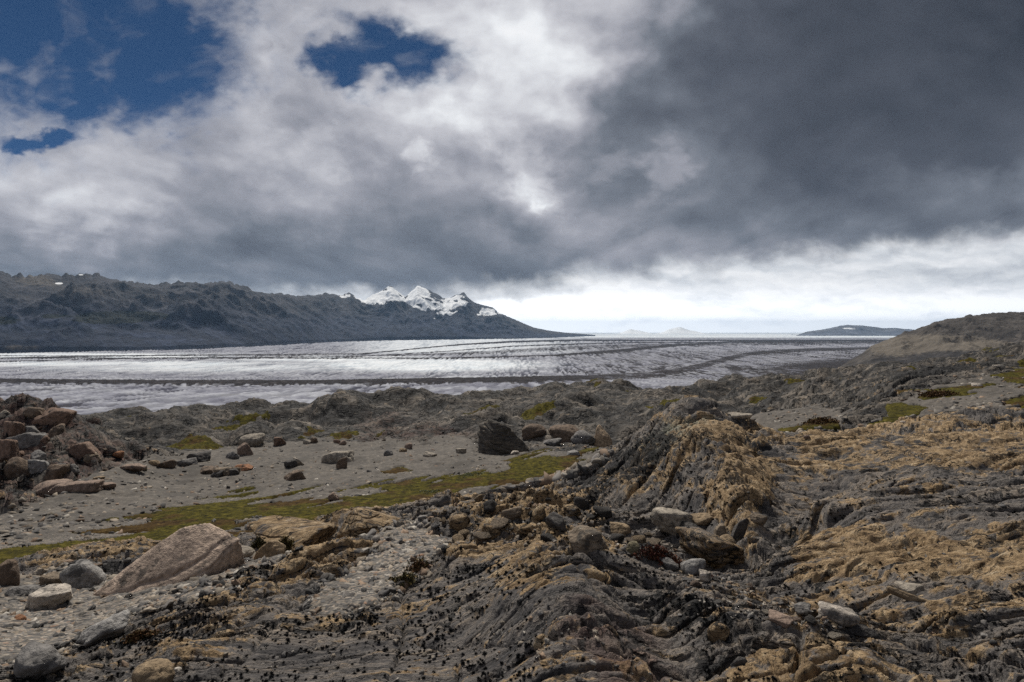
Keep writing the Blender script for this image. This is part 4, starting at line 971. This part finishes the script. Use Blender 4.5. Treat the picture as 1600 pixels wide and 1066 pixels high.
T = [ # column, foot row, width, height, kind, tint, label, extras
 (122,924,56,44,'round','blue','grey speckled rounded boulder half sunk in the left gravel',dict(tilt=-18)),
 (68,957,60,30,'slab','white','cream flat-topped stone on the left gravel',dict(sub=5)),
 (80,922,36,22,'angular','tan','tan wedge-shaped stone touching the grey speckled boulder',{}),
 (73,938,20,11,'angular','ochre','small orange-tan stone between the flat cream stone and the tan wedge stone',{}),
 (24,976,18,10,'angular','rust','small orange stone in front of the flat cream stone',{}),
 (4,922,30,42,'round','brown','rounded brown boulder cut by the left picture edge above the gravel',{}),
 (22,938,48,16,'slab','grey','low flat grey slab lying beside the brown boulder at the picture edge',{}),
 (378,876,40,18,'round','pale','pale cream boulder at the right tip of the large wedge boulder',{}),
 (420,876,44,27,'block','ochre','squarish ochre boulder right of the pale cream boulder',{}),
 (370,863,12,10,'round','white','tiny white stone perched behind the pale cream boulder',{}),
 (352,880,20,9,'slab','ochre','thin yellowish stone under the right tip of the large wedge boulder',{}),
 (228,1076,58,30,'round','ochre','rounded ochre boulder cut by the bottom picture edge',{}),
 (148,1006,64,24,'slab','blue','tilted blue-grey slate slab under the dark overhang',dict(tilt=-24)),
 (40,1058,90,34,'round','grey','broad grey-brown boulder in the bottom left corner',{}),
 (388,698,38,18,'round','pale','largest pale whitish boulder on the edge of the gravel flat',{}),
 (381,713,22,20,'angular','pink','pinkish boulder leaning against the largest pale boulder of the flat',{}),
 (361,719,20,13,'angular','grey','grey angular boulder left below the pinkish leaning one',{}),
 (433,698,18,14,'angular','red','reddish blocky boulder on the flat right of the largest pale boulder',{}),
 (478,695,13,8,'round','pale','small pale rounded stone in a pair under the dark knolls',{}),
 (489,693,12,9,'round','brown','small brown rounded stone beside the pale one under the knolls',{}),
 (535,697,13,9,'round','pink','pink rounded stone on the rim of the gravel flat',{}),
 (526,694,12,7,'round','red','reddish low stone just left of the pink rounded one',{}),
 (527,724,50,17,'slab','pale','wide pale ledge-like slab in the middle of the gravel flat',dict(deep=.5)),
 (533,735,17,19,'angular','brown','dark upright pointed stone in front of the wide pale slab',dict(deep=.6)),
 (453,733,17,13,'angular','dark','dark stone with a pale neighbour on the middle of the flat',{}),
 (464,730,17,14,'angular','pale','pale tilted stone against the dark stone on the flat',{}),
 (456,752,34,14,'slab','brown','brown broken slab pile lying alone on the gravel slope',dict(tilt=-14,lay=.05)),
 (380,737,26,9,'angular','rust','rusty brown flat stone on the left half of the gravel flat',{}),
 (352,745,34,13,'angular','tan','tan and grey knobbly boulder in a row with dark stones',dict(lay=.04)),
 (337,747,20,11,'angular','dark','dark grey stone at the left end of the knobbly tan boulder',{}),
 (365,744,16,10,'angular','dark','dark grey stone at the right end of the knobbly tan boulder',{}),
 (321,742,24,10,'angular','brown','low brown stone left of the row of knobbly stones',{}),
 (183,715,14,9,'round','rust','bright rust-orange stone at the foot of the rubble hill',{}),
 (203,737,34,10,'slab','pink','pink-topped thin slab with a dark underside near the rubble hill',{}),
 (222,736,12,7,'round','olive','mossy stone touching the pink-topped slab',{}),
 (238,728,20,8,'round','ochre','yellowish long stone at the head of the gravel flat',{}),
 (257,733,26,13,'angular','brown','brown-pink boulder beside the yellowish long stone',{}),
 (290,730,30,12,'slab','grey','grey tilted slab on the bank above the flat',dict(tilt=-12)),
 (310,722,34,13,'angular','dark','dark stone block on the bank above the flat',{}),
 (72,773,50,18,'slab','pink','pinkish slab with a dark broken front below the rubble hill',dict(lay=.04)),
 (110,771,70,15,'slab','pink','long pinkish-grey slab tapering left below the rubble hill',dict(lay=.03,deep=.4)),
 (158,766,34,9,'slab','pink','thin pale pink slab flush with the gravel',{}),
 (150,752,16,6,'slab','ochre','small flat orange-tan stone on the gravel below the hill',{}),
 (520,784,16,14,'angular','pink','pinkish-white pointed stone at the edge of the moss',{}),
 (720,711,16,10,'angular','pale','pale stone left of the big split rock',{}),
 (606,714,18,11,'round','grey','grey rounded stone on the flat left of the pale ones',{}),
 (637,702,13,9,'round','pink','pinkish stone nearest the foot of the dark knoll',{}),
 (629,708,12,7,'angular','ochre','small ochre stone just below the pinkish one',{}),
 (671,716,18,8,'slab','pale','thin pale slab on edge in the gravel before the split rock',dict(tilt=12)),
 (805,712,14,7,'slab','white','small white stone at the right foot of the split rock',{}),
 (792,708,14,8,'angular','brown','brown stone at the foot of the split rock',{}),
 (884,690,54,24,'round','brown','broad brown boulder on the flat behind the moss band',dict(lay=.03)),
 (912,694,40,20,'round','grey','grey boulder between the broad brown one and the upright stone',dict(lay=.03)),
 (862,697,32,10,'slab','grey','low grey slab right of the split rock',{}),
 (835,684,44,20,'round','brown','dark brown boulder partly behind the split rock',dict(lay=.03)),
 (897,713,22,9,'slab','blue','pale blue-grey slab beside the rusty end of the moss',{}),
 # rubble hill
 (76,655,44,17,'slab','red','reddish slab crowning the rubble hill',dict(sunk=.5,amt=.1,tilt=16)),
 (46,652,30,16,'angular','brown','brown block on the crest beside the reddish slab',dict(sunk=.5,amt=.1)),
 (5,652,14,10,'round','pale','pale round stone on the hill crest at the picture edge',dict(sunk=.5,amt=.1)),
 (38,697,46,19,'slab','grey','large grey slab lying on the face of the rubble hill',dict(sunk=.5,amt=.1,tilt=-14)),
 (42,678,30,11,'slab','grey','flat grey slab above the large grey slab on the hill',dict(sunk=.5,amt=.1)),
 (19,682,26,22,'block','red','red-brown block left of the two grey slabs',dict(sunk=.5,amt=.1)),
 (84,680,26,14,'angular','brown','brown block right of the flat grey slab on the hill',dict(sunk=.5,amt=.1)),
 (122,715,42,22,'slab','red','smooth red plate leaning on the right flank of the hill',dict(sunk=.5,amt=.1,tilt=-14)),
 (58,737,26,18,'angular','blue','blue-grey block near the foot of the hill',dict(sunk=.5,amt=.1)),
 (80,752,36,24,'block','brown','big brown block at the foot of the hill',dict(sunk=.5,amt=.1)),
 (8,716,30,28,'block','red','tall reddish block on the hill at the picture edge',dict(sunk=.5,amt=.1)),
 (16,746,44,28,'round','brown','large rounded brown boulder low on the hill face',dict(sunk=.5,amt=.1)),
 (54,718,24,11,'angular','grey','grey wedge in the middle of the hill face',dict(sunk=.5,amt=.1)),
 (30,730,26,9,'slab','tan','tan flat stone under the grey wedge on the hill',dict(sunk=.5,amt=.1)),
 (137,719,26,11,'slab','tan','tan slab at the right foot of the hill',dict(sunk=.5,amt=.1,tilt=-16)),
 (110,735,22,9,'slab','grey','thin grey slab right of the blue-grey block',dict(sunk=.5,amt=.1,tilt=-12)),
 (62,692,20,10,'angular','red','small red block right of the large grey slab on the hill',dict(sunk=.5,amt=.1)),
 # rough centre
 (716,832,34,26,'round','tan','rounded tan boulder at the left end of the rough central ledge',dict(zt=(.8,.3))),
 (842,812,26,20,'round','ochre','ochre knob on the back edge of the rough central ledge',dict(zt=(.8,.4))),
 (800,812,30,16,'angular','tan','tan block in the middle of the rough central ledge',dict(lay=.04)),
 (820,838,28,15,'angular','ochre','bright ochre block at the front of the central ledge',dict(zt=(.8,.4))),
 (870,824,34,18,'angular','dark','dark lichen-skinned block on the central ledge',{}),
 (896,806,28,14,'slab','tan','thin tan slab at the right end of the central ledge',dict(zt=(.8,.4))),
 (770,838,30,14,'slab','brown','brown slab below the tan block of the central ledge',dict(zt=(.8,.4))),
 (918,862,62,24,'slab','tan','flat tan slab with a dark underside in front of the central ledge',dict(lay=.05)),
 (972,838,36,16,'slab','ochre','ochre slab lying on the dark rock left of the pale slab pile',dict(tilt=14)),
 (1054,828,62,28,'slab','pale','pale yellowish flat slab on top of the pile under the ridge',dict(lay=.03,tilt=6)),
 (1104,818,44,12,'slab','ochre','thin ochre slab right of the pale yellowish slab',{}),
 (1085,842,46,20,'angular','dark','dark block wedged under the thin ochre slab',{}),
 (1122,882,108,40,'angular','ochre','biggest ochre-topped slab with black flanks in the gully',dict(lay=.02,tilt=12,sub=5,amt=.1,zt=(.7,.5))),
 (1138,862,34,22,'round','ochre','rounded ochre boulder resting on the biggest slab',{}),
 (1129,842,20,20,'angular','tan','small upright tan stone behind the rounded ochre boulder',{}),
 (1158,842,16,34,'slab','dark','dark thin upright shard against the ridge foot',dict(tilt=20)),
 (1100,858,40,12,'slab','grey','grey flat stone between the pale slab and the biggest slab',{}),
 (1047,890,30,14,'angular','grey','grey stone behind the red shrub',{}),
 (1088,900,46,20,'round','blue','blue-grey boulder right of the red shrub',{}),
 (1104,912,18,16,'angular','white','white lichen-covered stone at the right end of the red shrub',{}),
 (990,866,22,16,'round','olive','rounded olive-grey stone left above the red shrub',{}),
 # right foreground
 (1314,978,52,24,'slab','white','whitish slab in the debris channel on the right',dict(tilt=8)),
 (1425,938,60,9,'slab','ochre','long thin tan splinter of rock pointing right',dict(tilt=12,deep=.2)),
 (1350,996,56,12,'slab','dark','dark flat slab just in front of the whitish slab',dict(tilt=8)),
 (1432,928,36,12,'slab','pale','pale flat slab behind the long tan splinter',{}),
 (1154,1040,28,10,'slab','dark','dark blade of rock lying in front of the channel',dict(tilt=-24,deep=.3)),
 (1225,978,34,12,'angular','pink','pinkish stone at the head of the debris channel',{}),
 (1258,962,30,12,'slab','grey','grey plate in the debris channel beside the dark ledge',{}),
 (1126,1000,36,22,'round','ochre','ochre-capped knob beside the dark channel',dict(zt=(.8,.4))),
 (1188,820,26,14,'round','tan','tan knob in the gully right of the ridge',{}),
 # right upper ridge and terrace
 (1530,606,14,7,'round','white','pale round stone on the upper right terrace',{}),
 (1566,577,14,6,'slab','white','pale flat stone high on the right slope',{}),
 (1412,662,8,4,'round','white','tiny white stone on the green moss patch',{}),
 (1262,686,12,6,'round','pink','pinkish stone in the gravel hollow behind the ridge',{}),
 (1160,655,36,8,'slab','pale','long pale slab lying in the gravel hollow behind the ridge',{}),
 (1278,690,10,5,'round','ochre','small orange stone at the mouth of the gravel hollow',{}),
]
for px, py, w, h, kd, tn_, lb, ex in T:
    place_stone(px, py, w, h, kd, tn_, lb, **ex)
place_stone(436, 854, 124, 24, 'angular', 'tan', 'low domed tan outcrop with dark moss at its front', name='rock_outcrop', sub=6, lay=0, sunk=.5, amt=.05, zt=(.85, .2))
place_stone(572, 830, 90, 26, 'angular', 'ochre', 'humped ochre and black outcrop left of the stone pocket', name='rock_outcrop', sub=6, lay=.008, sunk=.5, amt=.06, zt=(.8, .4))

# ------------------------------------------------------------------ repeats: loose stones copied from a few shapes
KIN = {}
rp = np.random.default_rng(21)
def shapes(kind):
    if kind not in KIN:
        L = []
        for i in range(5):
            v, f = random_solid(rp, kind, 3); v = weather(v, rp.uniform(0, 40), .07)
            o = mesh_np('stone', v, f, M_STONE); L.append(o); COL.objects.unlink(o)
        KIN[kind] = L
    return KIN[kind]
def loose(n, poly, dmin, dmax, wmin, wmax, combos, group):
    """n separate stones inside a ground outline; combos: (tint, kind, label)"""
    p = np.array(poly, float); k = 0; tries = 0
    while k < n and tries < n*60:
        tries += 1
        px = rp.uniform(p[:, 0].min(), p[:, 0].max()); py = rp.uniform(p[:, 1].min(), p[:, 1].max())
        c = False
        for (ax, ay), (bx, by) in zip(p, np.roll(p, -1, 0)):
            if ((ay > py) != (by > py)) and px < (bx-ax)*(py-ay)/(by-ay+1e-12)+ax: c = not c
        if not c: continue
        x, y, z = spot(px, py)
        if not dmin < y < dmax: continue
        tn_, kd, lb = combos[k % len(combos)]
        w = wmin*(wmax/wmin)**(rp.random()**2.2)/F*y
        src = shapes(kd)[rp.integers(5)]
        o = src.copy(); link(o)
        hgt = w*(rp.uniform(.25, .45) if kd == 'slab' else rp.uniform(.5, .85))
        o.scale = (w/2, w/2*rp.uniform(.7, 1), hgt/2)
        o.rotation_euler = (rp.uniform(-.25, .25), rp.uniform(-.25, .25), rp.uniform(0, 6.28))
        o.location = (x, y, z+hgt*.16)
        t = TINT[tn_]; j = rp.uniform(.8, 1.2); o.color = (t[0]*j, t[1]*j, t[2]*j, 1)
        tag(o, lb, 'stone', group); k += 1
FLAT = [(200,742),(330,708),(410,694),(560,690),(740,690),(745,715),(690,735),(560,745),(420,748),(250,760)]
loose(52, FLAT, 14, 52, 3.5, 9.5, [('grey','angular','grey angular stone scattered over the head of the gravel flat'),('pale','round','pale rounded stone scattered over the head of the gravel flat'),
      ('brown','angular','brown angular stone scattered over the head of the gravel flat'),('pink','angular','pinkish stone scattered over the head of the gravel flat')], 'stones at the head of the gravel flat')
loose(24, [(0,830),(150,780),(420,760),(700,738),(860,722),(700,765),(450,790),(250,825),(80,850)], 12, 40, 2.5, 6, [('pale','slab','small whitish stone on the open gravel slope'),('tan','angular','small tan stone on the open gravel slope')], 'small stones on the gravel slope')
loose(18, [(0,660),(60,645),(120,680),(190,715),(165,745),(90,765),(0,790)], 16, 36, 6, 17, [('brown','block','brown block among the rubble of the left hill'),('red','angular','reddish block among the rubble of the left hill'),('grey','slab','grey slab among the rubble of the left hill')], 'rubble on the left hill')
loose(20, [(100,760),(170,725),(230,720),(210,745),(140,775)], 16, 36, 4, 12, [('tan','angular','tan stone strewn at the right foot of the rubble hill'),('grey','slab','grey plate strewn at the right foot of the rubble hill')], 'stones at the foot of the left hill')
loose(46, [(660,812),(700,785),(860,772),(960,805),(1040,838),(1010,865),(900,850),(780,850),(690,850)], 3.5, 9.4, 9, 34, [('ochre','round','rounded ochre knob on the rough central ledge among many'),('dark','angular','black lichen-covered block on the rough central ledge among many'),('tan','slab','tan flake on the rough central ledge among many')], 'broken rock on the central ledge')
loose(26, [(1050,850),(1110,880),(1210,940),(1330,985),(1290,1000),(1170,965),(1080,925)], 2.3, 6, 6, 26, [('grey','slab','grey chip in the debris channel beside the red shrub'),('pink','angular','pinkish chip in the debris channel beside the red shrub'),('dark','angular','dark chip in the debris channel beside the red shrub'),('pale','slab','pale chip in the debris channel beside the red shrub')], 'chips in the debris channel')
loose(14, [(1190,685),(1240,640),(1330,640),(1310,672),(1262,690)], 11, 45, 3, 9, [('grey','slab','grey stone in the gravel hollow behind the ridge'),('pale','angular','pale stone in the gravel hollow behind the ridge')], 'stones in the gravel hollow')
loose(18, [(1380,665),(1430,630),(1460,605),(1540,590),(1600,580),(1600,628),(1530,640)], 14, 60, 3, 9, [('grey','slab','grey stone on the upper right gravel terrace'),('pale','angular','pale stone on the upper right gravel terrace')], 'stones on the right terrace')
loose(20, [(0,915),(150,895),(210,918),(330,905),(400,880),(330,920),(180,980),(60,1030),(0,1045)], 2.5, 8, 9, 24, [('grey','round','grey cobble in the left foreground gravel'),('tan','angular','tan cobble in the left foreground gravel'),('pale','slab','pale flat cobble in the left foreground gravel')], 'cobbles in the left gravel')
loose(12, [(615,828),(670,832),(685,855),(640,900),(560,940),(500,945),(560,890)], 2.5, 7.5, 8, 20, [('pink','angular','pinkish cobble in the stone pocket'),('tan','slab','tan cobble in the stone pocket'),('grey','round','grey cobble in the stone pocket')], 'cobbles in the stone pocket')

# ------------------------------------------------------------------ pebbles, lichen tufts: ground cover nobody could count
def cells(mask, weight_pow=1.0):
    """pick sheet cells in proportion to the picture area they cover"""
    px = PXg; py = HY-F*Zg/Dg
    a = np.abs(np.gradient(px, axis=1)*np.gradient(py, axis=0))*mask*(px > -60)*(px < 1660)*(py < 1100)
    a = np.clip(a, 0, 6).ravel(); return a/a.sum()
def scatter(rng, n, mask):
    idx = rng.choice(NR*NC, n, p=cells(mask))
    r, c = idx//NC, idx % NC
    fx_, fy_ = rng.random(n), rng.random(n)
    r2, c2 = np.minimum(r+1, NR-1), np.minimum(c+1, NC-1)
    P = lambda A: A[r, c]*(1-fx_)*(1-fy_)+A[r, c2]*fx_*(1-fy_)+A[r2, c]*(1-fx_)*fy_+A[r2, c2]*fx_*fy_
    return np.stack([P(Xg), P(Yg), P(Zg)], -1)
PEB = np.array([(.10,.096,.094),(.17,.155,.14),(.22,.19,.155),(.29,.245,.195),(.36,.33,.29),(.25,.18,.13),(.13,.12,.113),(.18,.168,.158),(.06,.058,.057)])
def pebbles(n, mask, smin, smax, sub, label, seed):
    rng = np.random.default_rng(seed)
    v0, f0 = ICO[sub]; m = len(v0)
    pos = scatter(rng, n, mask)
    s = smin*(smax/smin)**(rng.random(n)**1.7)
    if smax < .2: s = s*np.clip(pos[:, 1]/4.5, .7, 1.6)
    jit = 1+.38*rng.normal(size=(n, m)).clip(-1.4, 1.4)
    v = v0[None]*jit[..., None]*np.stack([s, s*rng.uniform(.6, 1, n), s*rng.uniform(.45, .85, n)], -1)[:, None]*.5
    a = rng.uniform(0, 6.28, n); ca, sa = np.cos(a)[:, None], np.sin(a)[:, None]
    tl = rng.normal(size=(n, 2, 1))*.3
    x = v[..., 0]*ca-v[..., 1]*sa; y = v[..., 0]*sa+v[..., 1]*ca; z = v[..., 2]+x*tl[:, 0]+y*tl[:, 1]
    v = np.stack([x, y, z], -1)+pos[:, None]; v[..., 2] += (s*.12)[:, None]
    f = (f0[None]+(np.arange(n)*m)[:, None, None]).reshape(-1, 3)
    col = PEB[rng.integers(len(PEB), size=n)]*rng.uniform(.6, 1.25, (n, 1))
    o = mesh_np('pebbles', v.reshape(-1, 3), f, M_PEBBLE, True, dict(tint=np.repeat(col, m, 0)))
    tag(o, label, kind='stuff')
g_near = gravel*(Dg < 8.2)
chan = poly_mask([(1050,858),(1100,880),(1200,935),(1340,980),(1300,1005),(1180,975),(1080,922),(1030,890)], 2.3, 6, 10)
ctr = np.maximum.reduce([.22*rough_c, .7*chan, .10*rock*(Dg < 7)*sstep(.1, .3, fbm(Xg*1.3, Yg*1.3, 0*Xg+8, 3)), .5*poly_mask([(330,930),(400,880),(470,870),(420,900),(360,935)], 3, 7, 12)])
pebbles(10000, g_near*(g_near > .12), 0.018, .10, 2, 'mixed pebbles covering the foreground gravel', 31)
pebbles(3800, ctr, .010, .05, 2, 'loose rock chips caught in hollows of the bedrock', 32)
pebbles(12000, gravel*(Dg > 9)*(Dg < 55)*(.35+sstep(-.1, .3, fbm(Xg*.3, Yg*.3, 0*Xg+2, 3))), .06, .30, 1, 'stones peppering the gravel flat', 33)

def tufts(n, mask, seed):
    rng = np.random.default_rng(seed); pos = scatter(rng, n, mask)
    K = 44
    s = .0045*(3.6**rng.random(n))*np.clip(pos[:, 1]/3.2, .85, 1.6)
    d = rng.normal(size=(n, K, 3)); d[..., 2] = np.abs(d[..., 2])*.9+.15; d /= np.linalg.norm(d, axis=-1, keepdims=True)
    w = np.cross(d, rng.normal(size=(n, K, 3))); w /= np.linalg.norm(w, axis=-1, keepdims=True)
    L = s[:, None, None]*rng.uniform(.75, 1.1, (n, K, 1))
    root = pos[:, None]+d*np.array([1, 1, .2])*L*.25
    tip = root+d*L; w = w*L*.2
    v = np.stack([root-w, root+w, tip+w*.4], 2).reshape(-1, 3)
    f = np.arange(len(v)).reshape(-1, 3)
    c = np.array([.012, .0125, .0135])*rng.uniform(.6, 1.8, (n, 1))
    o = mesh_np('lichen', v, f, M_LICHEN, False, dict(tint=np.repeat(c, K*3, 0)))
    tag(o, 'black bristly lichen tufts growing all over the near slabs', kind='stuff')
clump = .12+sstep(-.2, .4, fbm(Xg*2.6, Yg*2.6, Zg*2.6, 3))
lz = np.zeros((NR, NC), f32)
for poly, a, b, v in [([(300,1066),(420,960),(560,930),(700,870),(840,880),(850,990),(800,1100),(300,1100)], 1.8, 5, 1.0), ([(880,765),(940,705),(1050,645),(1085,660),(1000,760),(930,800)], 6.5, 10.5, 1.3),
                      ([(640,800),(870,755),(1000,790),(1000,840),(800,850),(650,860)], 3.8, 9.4, .9), ([(960,870),(1060,900),(1170,960),(1100,1070),(1060,1010),(1000,930)], 2.2, 4.5, .6),
                      ([(160,1030),(300,925),(430,870),(470,885),(350,960),(230,1040)], 2.2, 6, 1.0), ([(0,1010),(200,985),(330,1000),(270,1066),(0,1090)], 2, 3.8, .7), ([(1000,760),(1110,680),(1150,760),(1100,830),(1030,820)], 5, 9.5, .8),
                      ([(1230,740),(1650,730),(1650,830),(1230,830)], 4.6, 9, .25), ([(1230,900),(1650,900),(1650,1100),(1100,1100)], 1.8, 4.5, .28), ([(40,900),(100,850),(330,840),(230,890)], 5.5, 9, .35), ([(480,900),(580,850),(640,830),(560,890)], 4, 8, .6)]:
    lz = np.maximum(lz, v*poly_mask(poly, a, b, 22))
tufts(8000, lz*clump*rock+.02*lz, 41)

# ------------------------------------------------------------------ low plants
def plant(px, py, w, h, leaf, label, cat='shrub', n=900, lsize=.012, name='shrub', seed=1, blade=False, flat=.6):
    rng = np.random.default_rng(seed); x0, y0, z0 = spot(px, py)
    R = w/F*y0/2; Hh = h/F*y0; y0 += R*.3
    root = link(bpy.data.objects.new(name, None)); root.location = (x0, y0, float(height(x0, y0))); root.empty_display_size = .05
    tag(root, label, cat)
    r = np.sqrt(rng.random(n)); a = rng.uniform(0, 6.28, n)
    lob = .75+.25*np.sin(a*3+seed)+.2*rng.normal(size=n)
    x = r*np.cos(a)*R*lob; y = r*np.sin(a)*R*flat*lob
    g = height(x0+x, y0+y)-root.location.z
    top = Hh*np.sqrt(np.clip(1-(r*.92)**2, .05, 1))*(.7+.5*fbm(x/R*3+seed, y/R*3, 0*x, 3))
    z = g+top*rng.uniform(.35, 1.05, n)
    p = np.stack([x, y, z], -1)
    d = rng.normal(size=(n, 3)); d[:, 2] = np.abs(d[:, 2])+(.8 if blade else .1); d /= np.linalg.norm(d, axis=1)[:, None]
    wv_ = np.cross(d, rng.normal(size=(n, 3))); wv_ /= np.linalg.norm(wv_, axis=1)[:, None]
    L = lsize*rng.uniform(.6, 1.4, (n, 1)); wd = L*(.12 if blade else .38)
    v = np.stack([p, p+d*L*.5+wv_*wd, p+d*L, p+d*L*.5-wv_*wd], 1).reshape(-1, 3)
    c = np.array(leaf)[rng.integers(len(leaf), size=n)]*rng.uniform(.65, 1.35, (n, 1))
    mesh_np('leaves', v, np.arange(n*4).reshape(-1, 4), M_LEAF, False, dict(tint=np.repeat(c, 4, 0)), root)
    m = n//7; q = p[:m]; b = np.stack([q[:, 0]*.55, q[:, 1]*.55, height(x0+q[:, 0]*.55, y0+q[:, 1]*.55)-root.location.z-.01], -1)
    e = np.array([.0016, 0, 0])*max(1, y0/4)
    v = np.stack([b-e, b+e, q+e*.4, q-e*.4], 1).reshape(-1, 3)
    v2 = v+np.tile([[0, 1, 0]], (len(v), 1))*.002
    fq = np.arange(m*4).reshape(-1, 4)
    mesh_np('twigs', np.concatenate([v, v2]), np.concatenate([fq, fq+m*4]), M_LEAF, False, dict(tint=np.tile([[.05, .035, .028]], (m*8, 1))), root)
RED = [(.085,.02,.013),(.12,.034,.018),(.055,.018,.013),(.14,.06,.032),(.05,.03,.02)]
OLV = [(.06,.052,.016),(.10,.085,.026),(.14,.10,.035),(.045,.035,.015)]
RUS = [(.10,.05,.022),(.15,.075,.03),(.06,.035,.018),(.12,.09,.035)]
GRN = [(.20,.22,.08),(.28,.29,.15),(.42,.43,.33),(.14,.14,.05)]
DRK = [(.022,.022,.01),(.04,.038,.013),(.06,.05,.018)]
plant(1042, 890, 104, 12, RED, 'dark red dwarf shrub creeping over stones beside the dark slab', n=1700, lsize=.016, seed=3, flat=.22)
plant(1104, 902, 30, 10, RED, 'small dark red shrub tip by the white stone', n=500, lsize=.016, seed=4)
plant(628, 916, 52, 18, OLV, 'olive-brown heath clump at the right edge of the stone pocket', n=1000, lsize=.018, seed=5)
plant(652, 900, 44, 26, RUS, 'taller rusty heath clump behind the olive one in the stone pocket', n=900, lsize=.018, seed=6)
plant(212, 1002, 60, 14, RUS, 'flat rusty heath mat on the slab beside the dark overhang', n=1200, lsize=.014, seed=7)
plant(138, 992, 30, 12, OLV, 'narrow olive heath strip at the edge of the left gravel', n=500, lsize=.016, seed=8)
plant(92, 1012, 40, 9, RUS, 'thin rusty heath strip low in the left gravel', n=500, lsize=.013, seed=9)
plant(404, 862, 36, 26, DRK, 'dark green cushion growing on the left front of the domed outcrop', cat='cushion plant', n=1300, lsize=.022, name='cushion_plant', seed=10)
plant(444, 862, 34, 24, OLV, 'olive cushion growing on the right front of the domed outcrop', cat='cushion plant', n=1200, lsize=.022, name='cushion_plant', seed=11)
plant(672, 772, 44, 4, GRN, 'pale green leafy herb patch at the near edge of the moss band', cat='herb', n=1500, lsize=.06, name='herb_patch', seed=12)
plant(735, 746, 58, 4, GRN, 'longer green herb patch behind the pale one on the moss band', cat='herb', n=1500, lsize=.06, name='herb_patch', seed=13)
plant(1285, 664, 56, 12, RUS, 'brown heath hummock on the dark rib right of the humped ridge', n=1800, lsize=.06, seed=14)
plant(1470, 622, 60, 12, RUS, 'rusty heath hummock on the upper right terrace', n=1800, lsize=.07, seed=15)
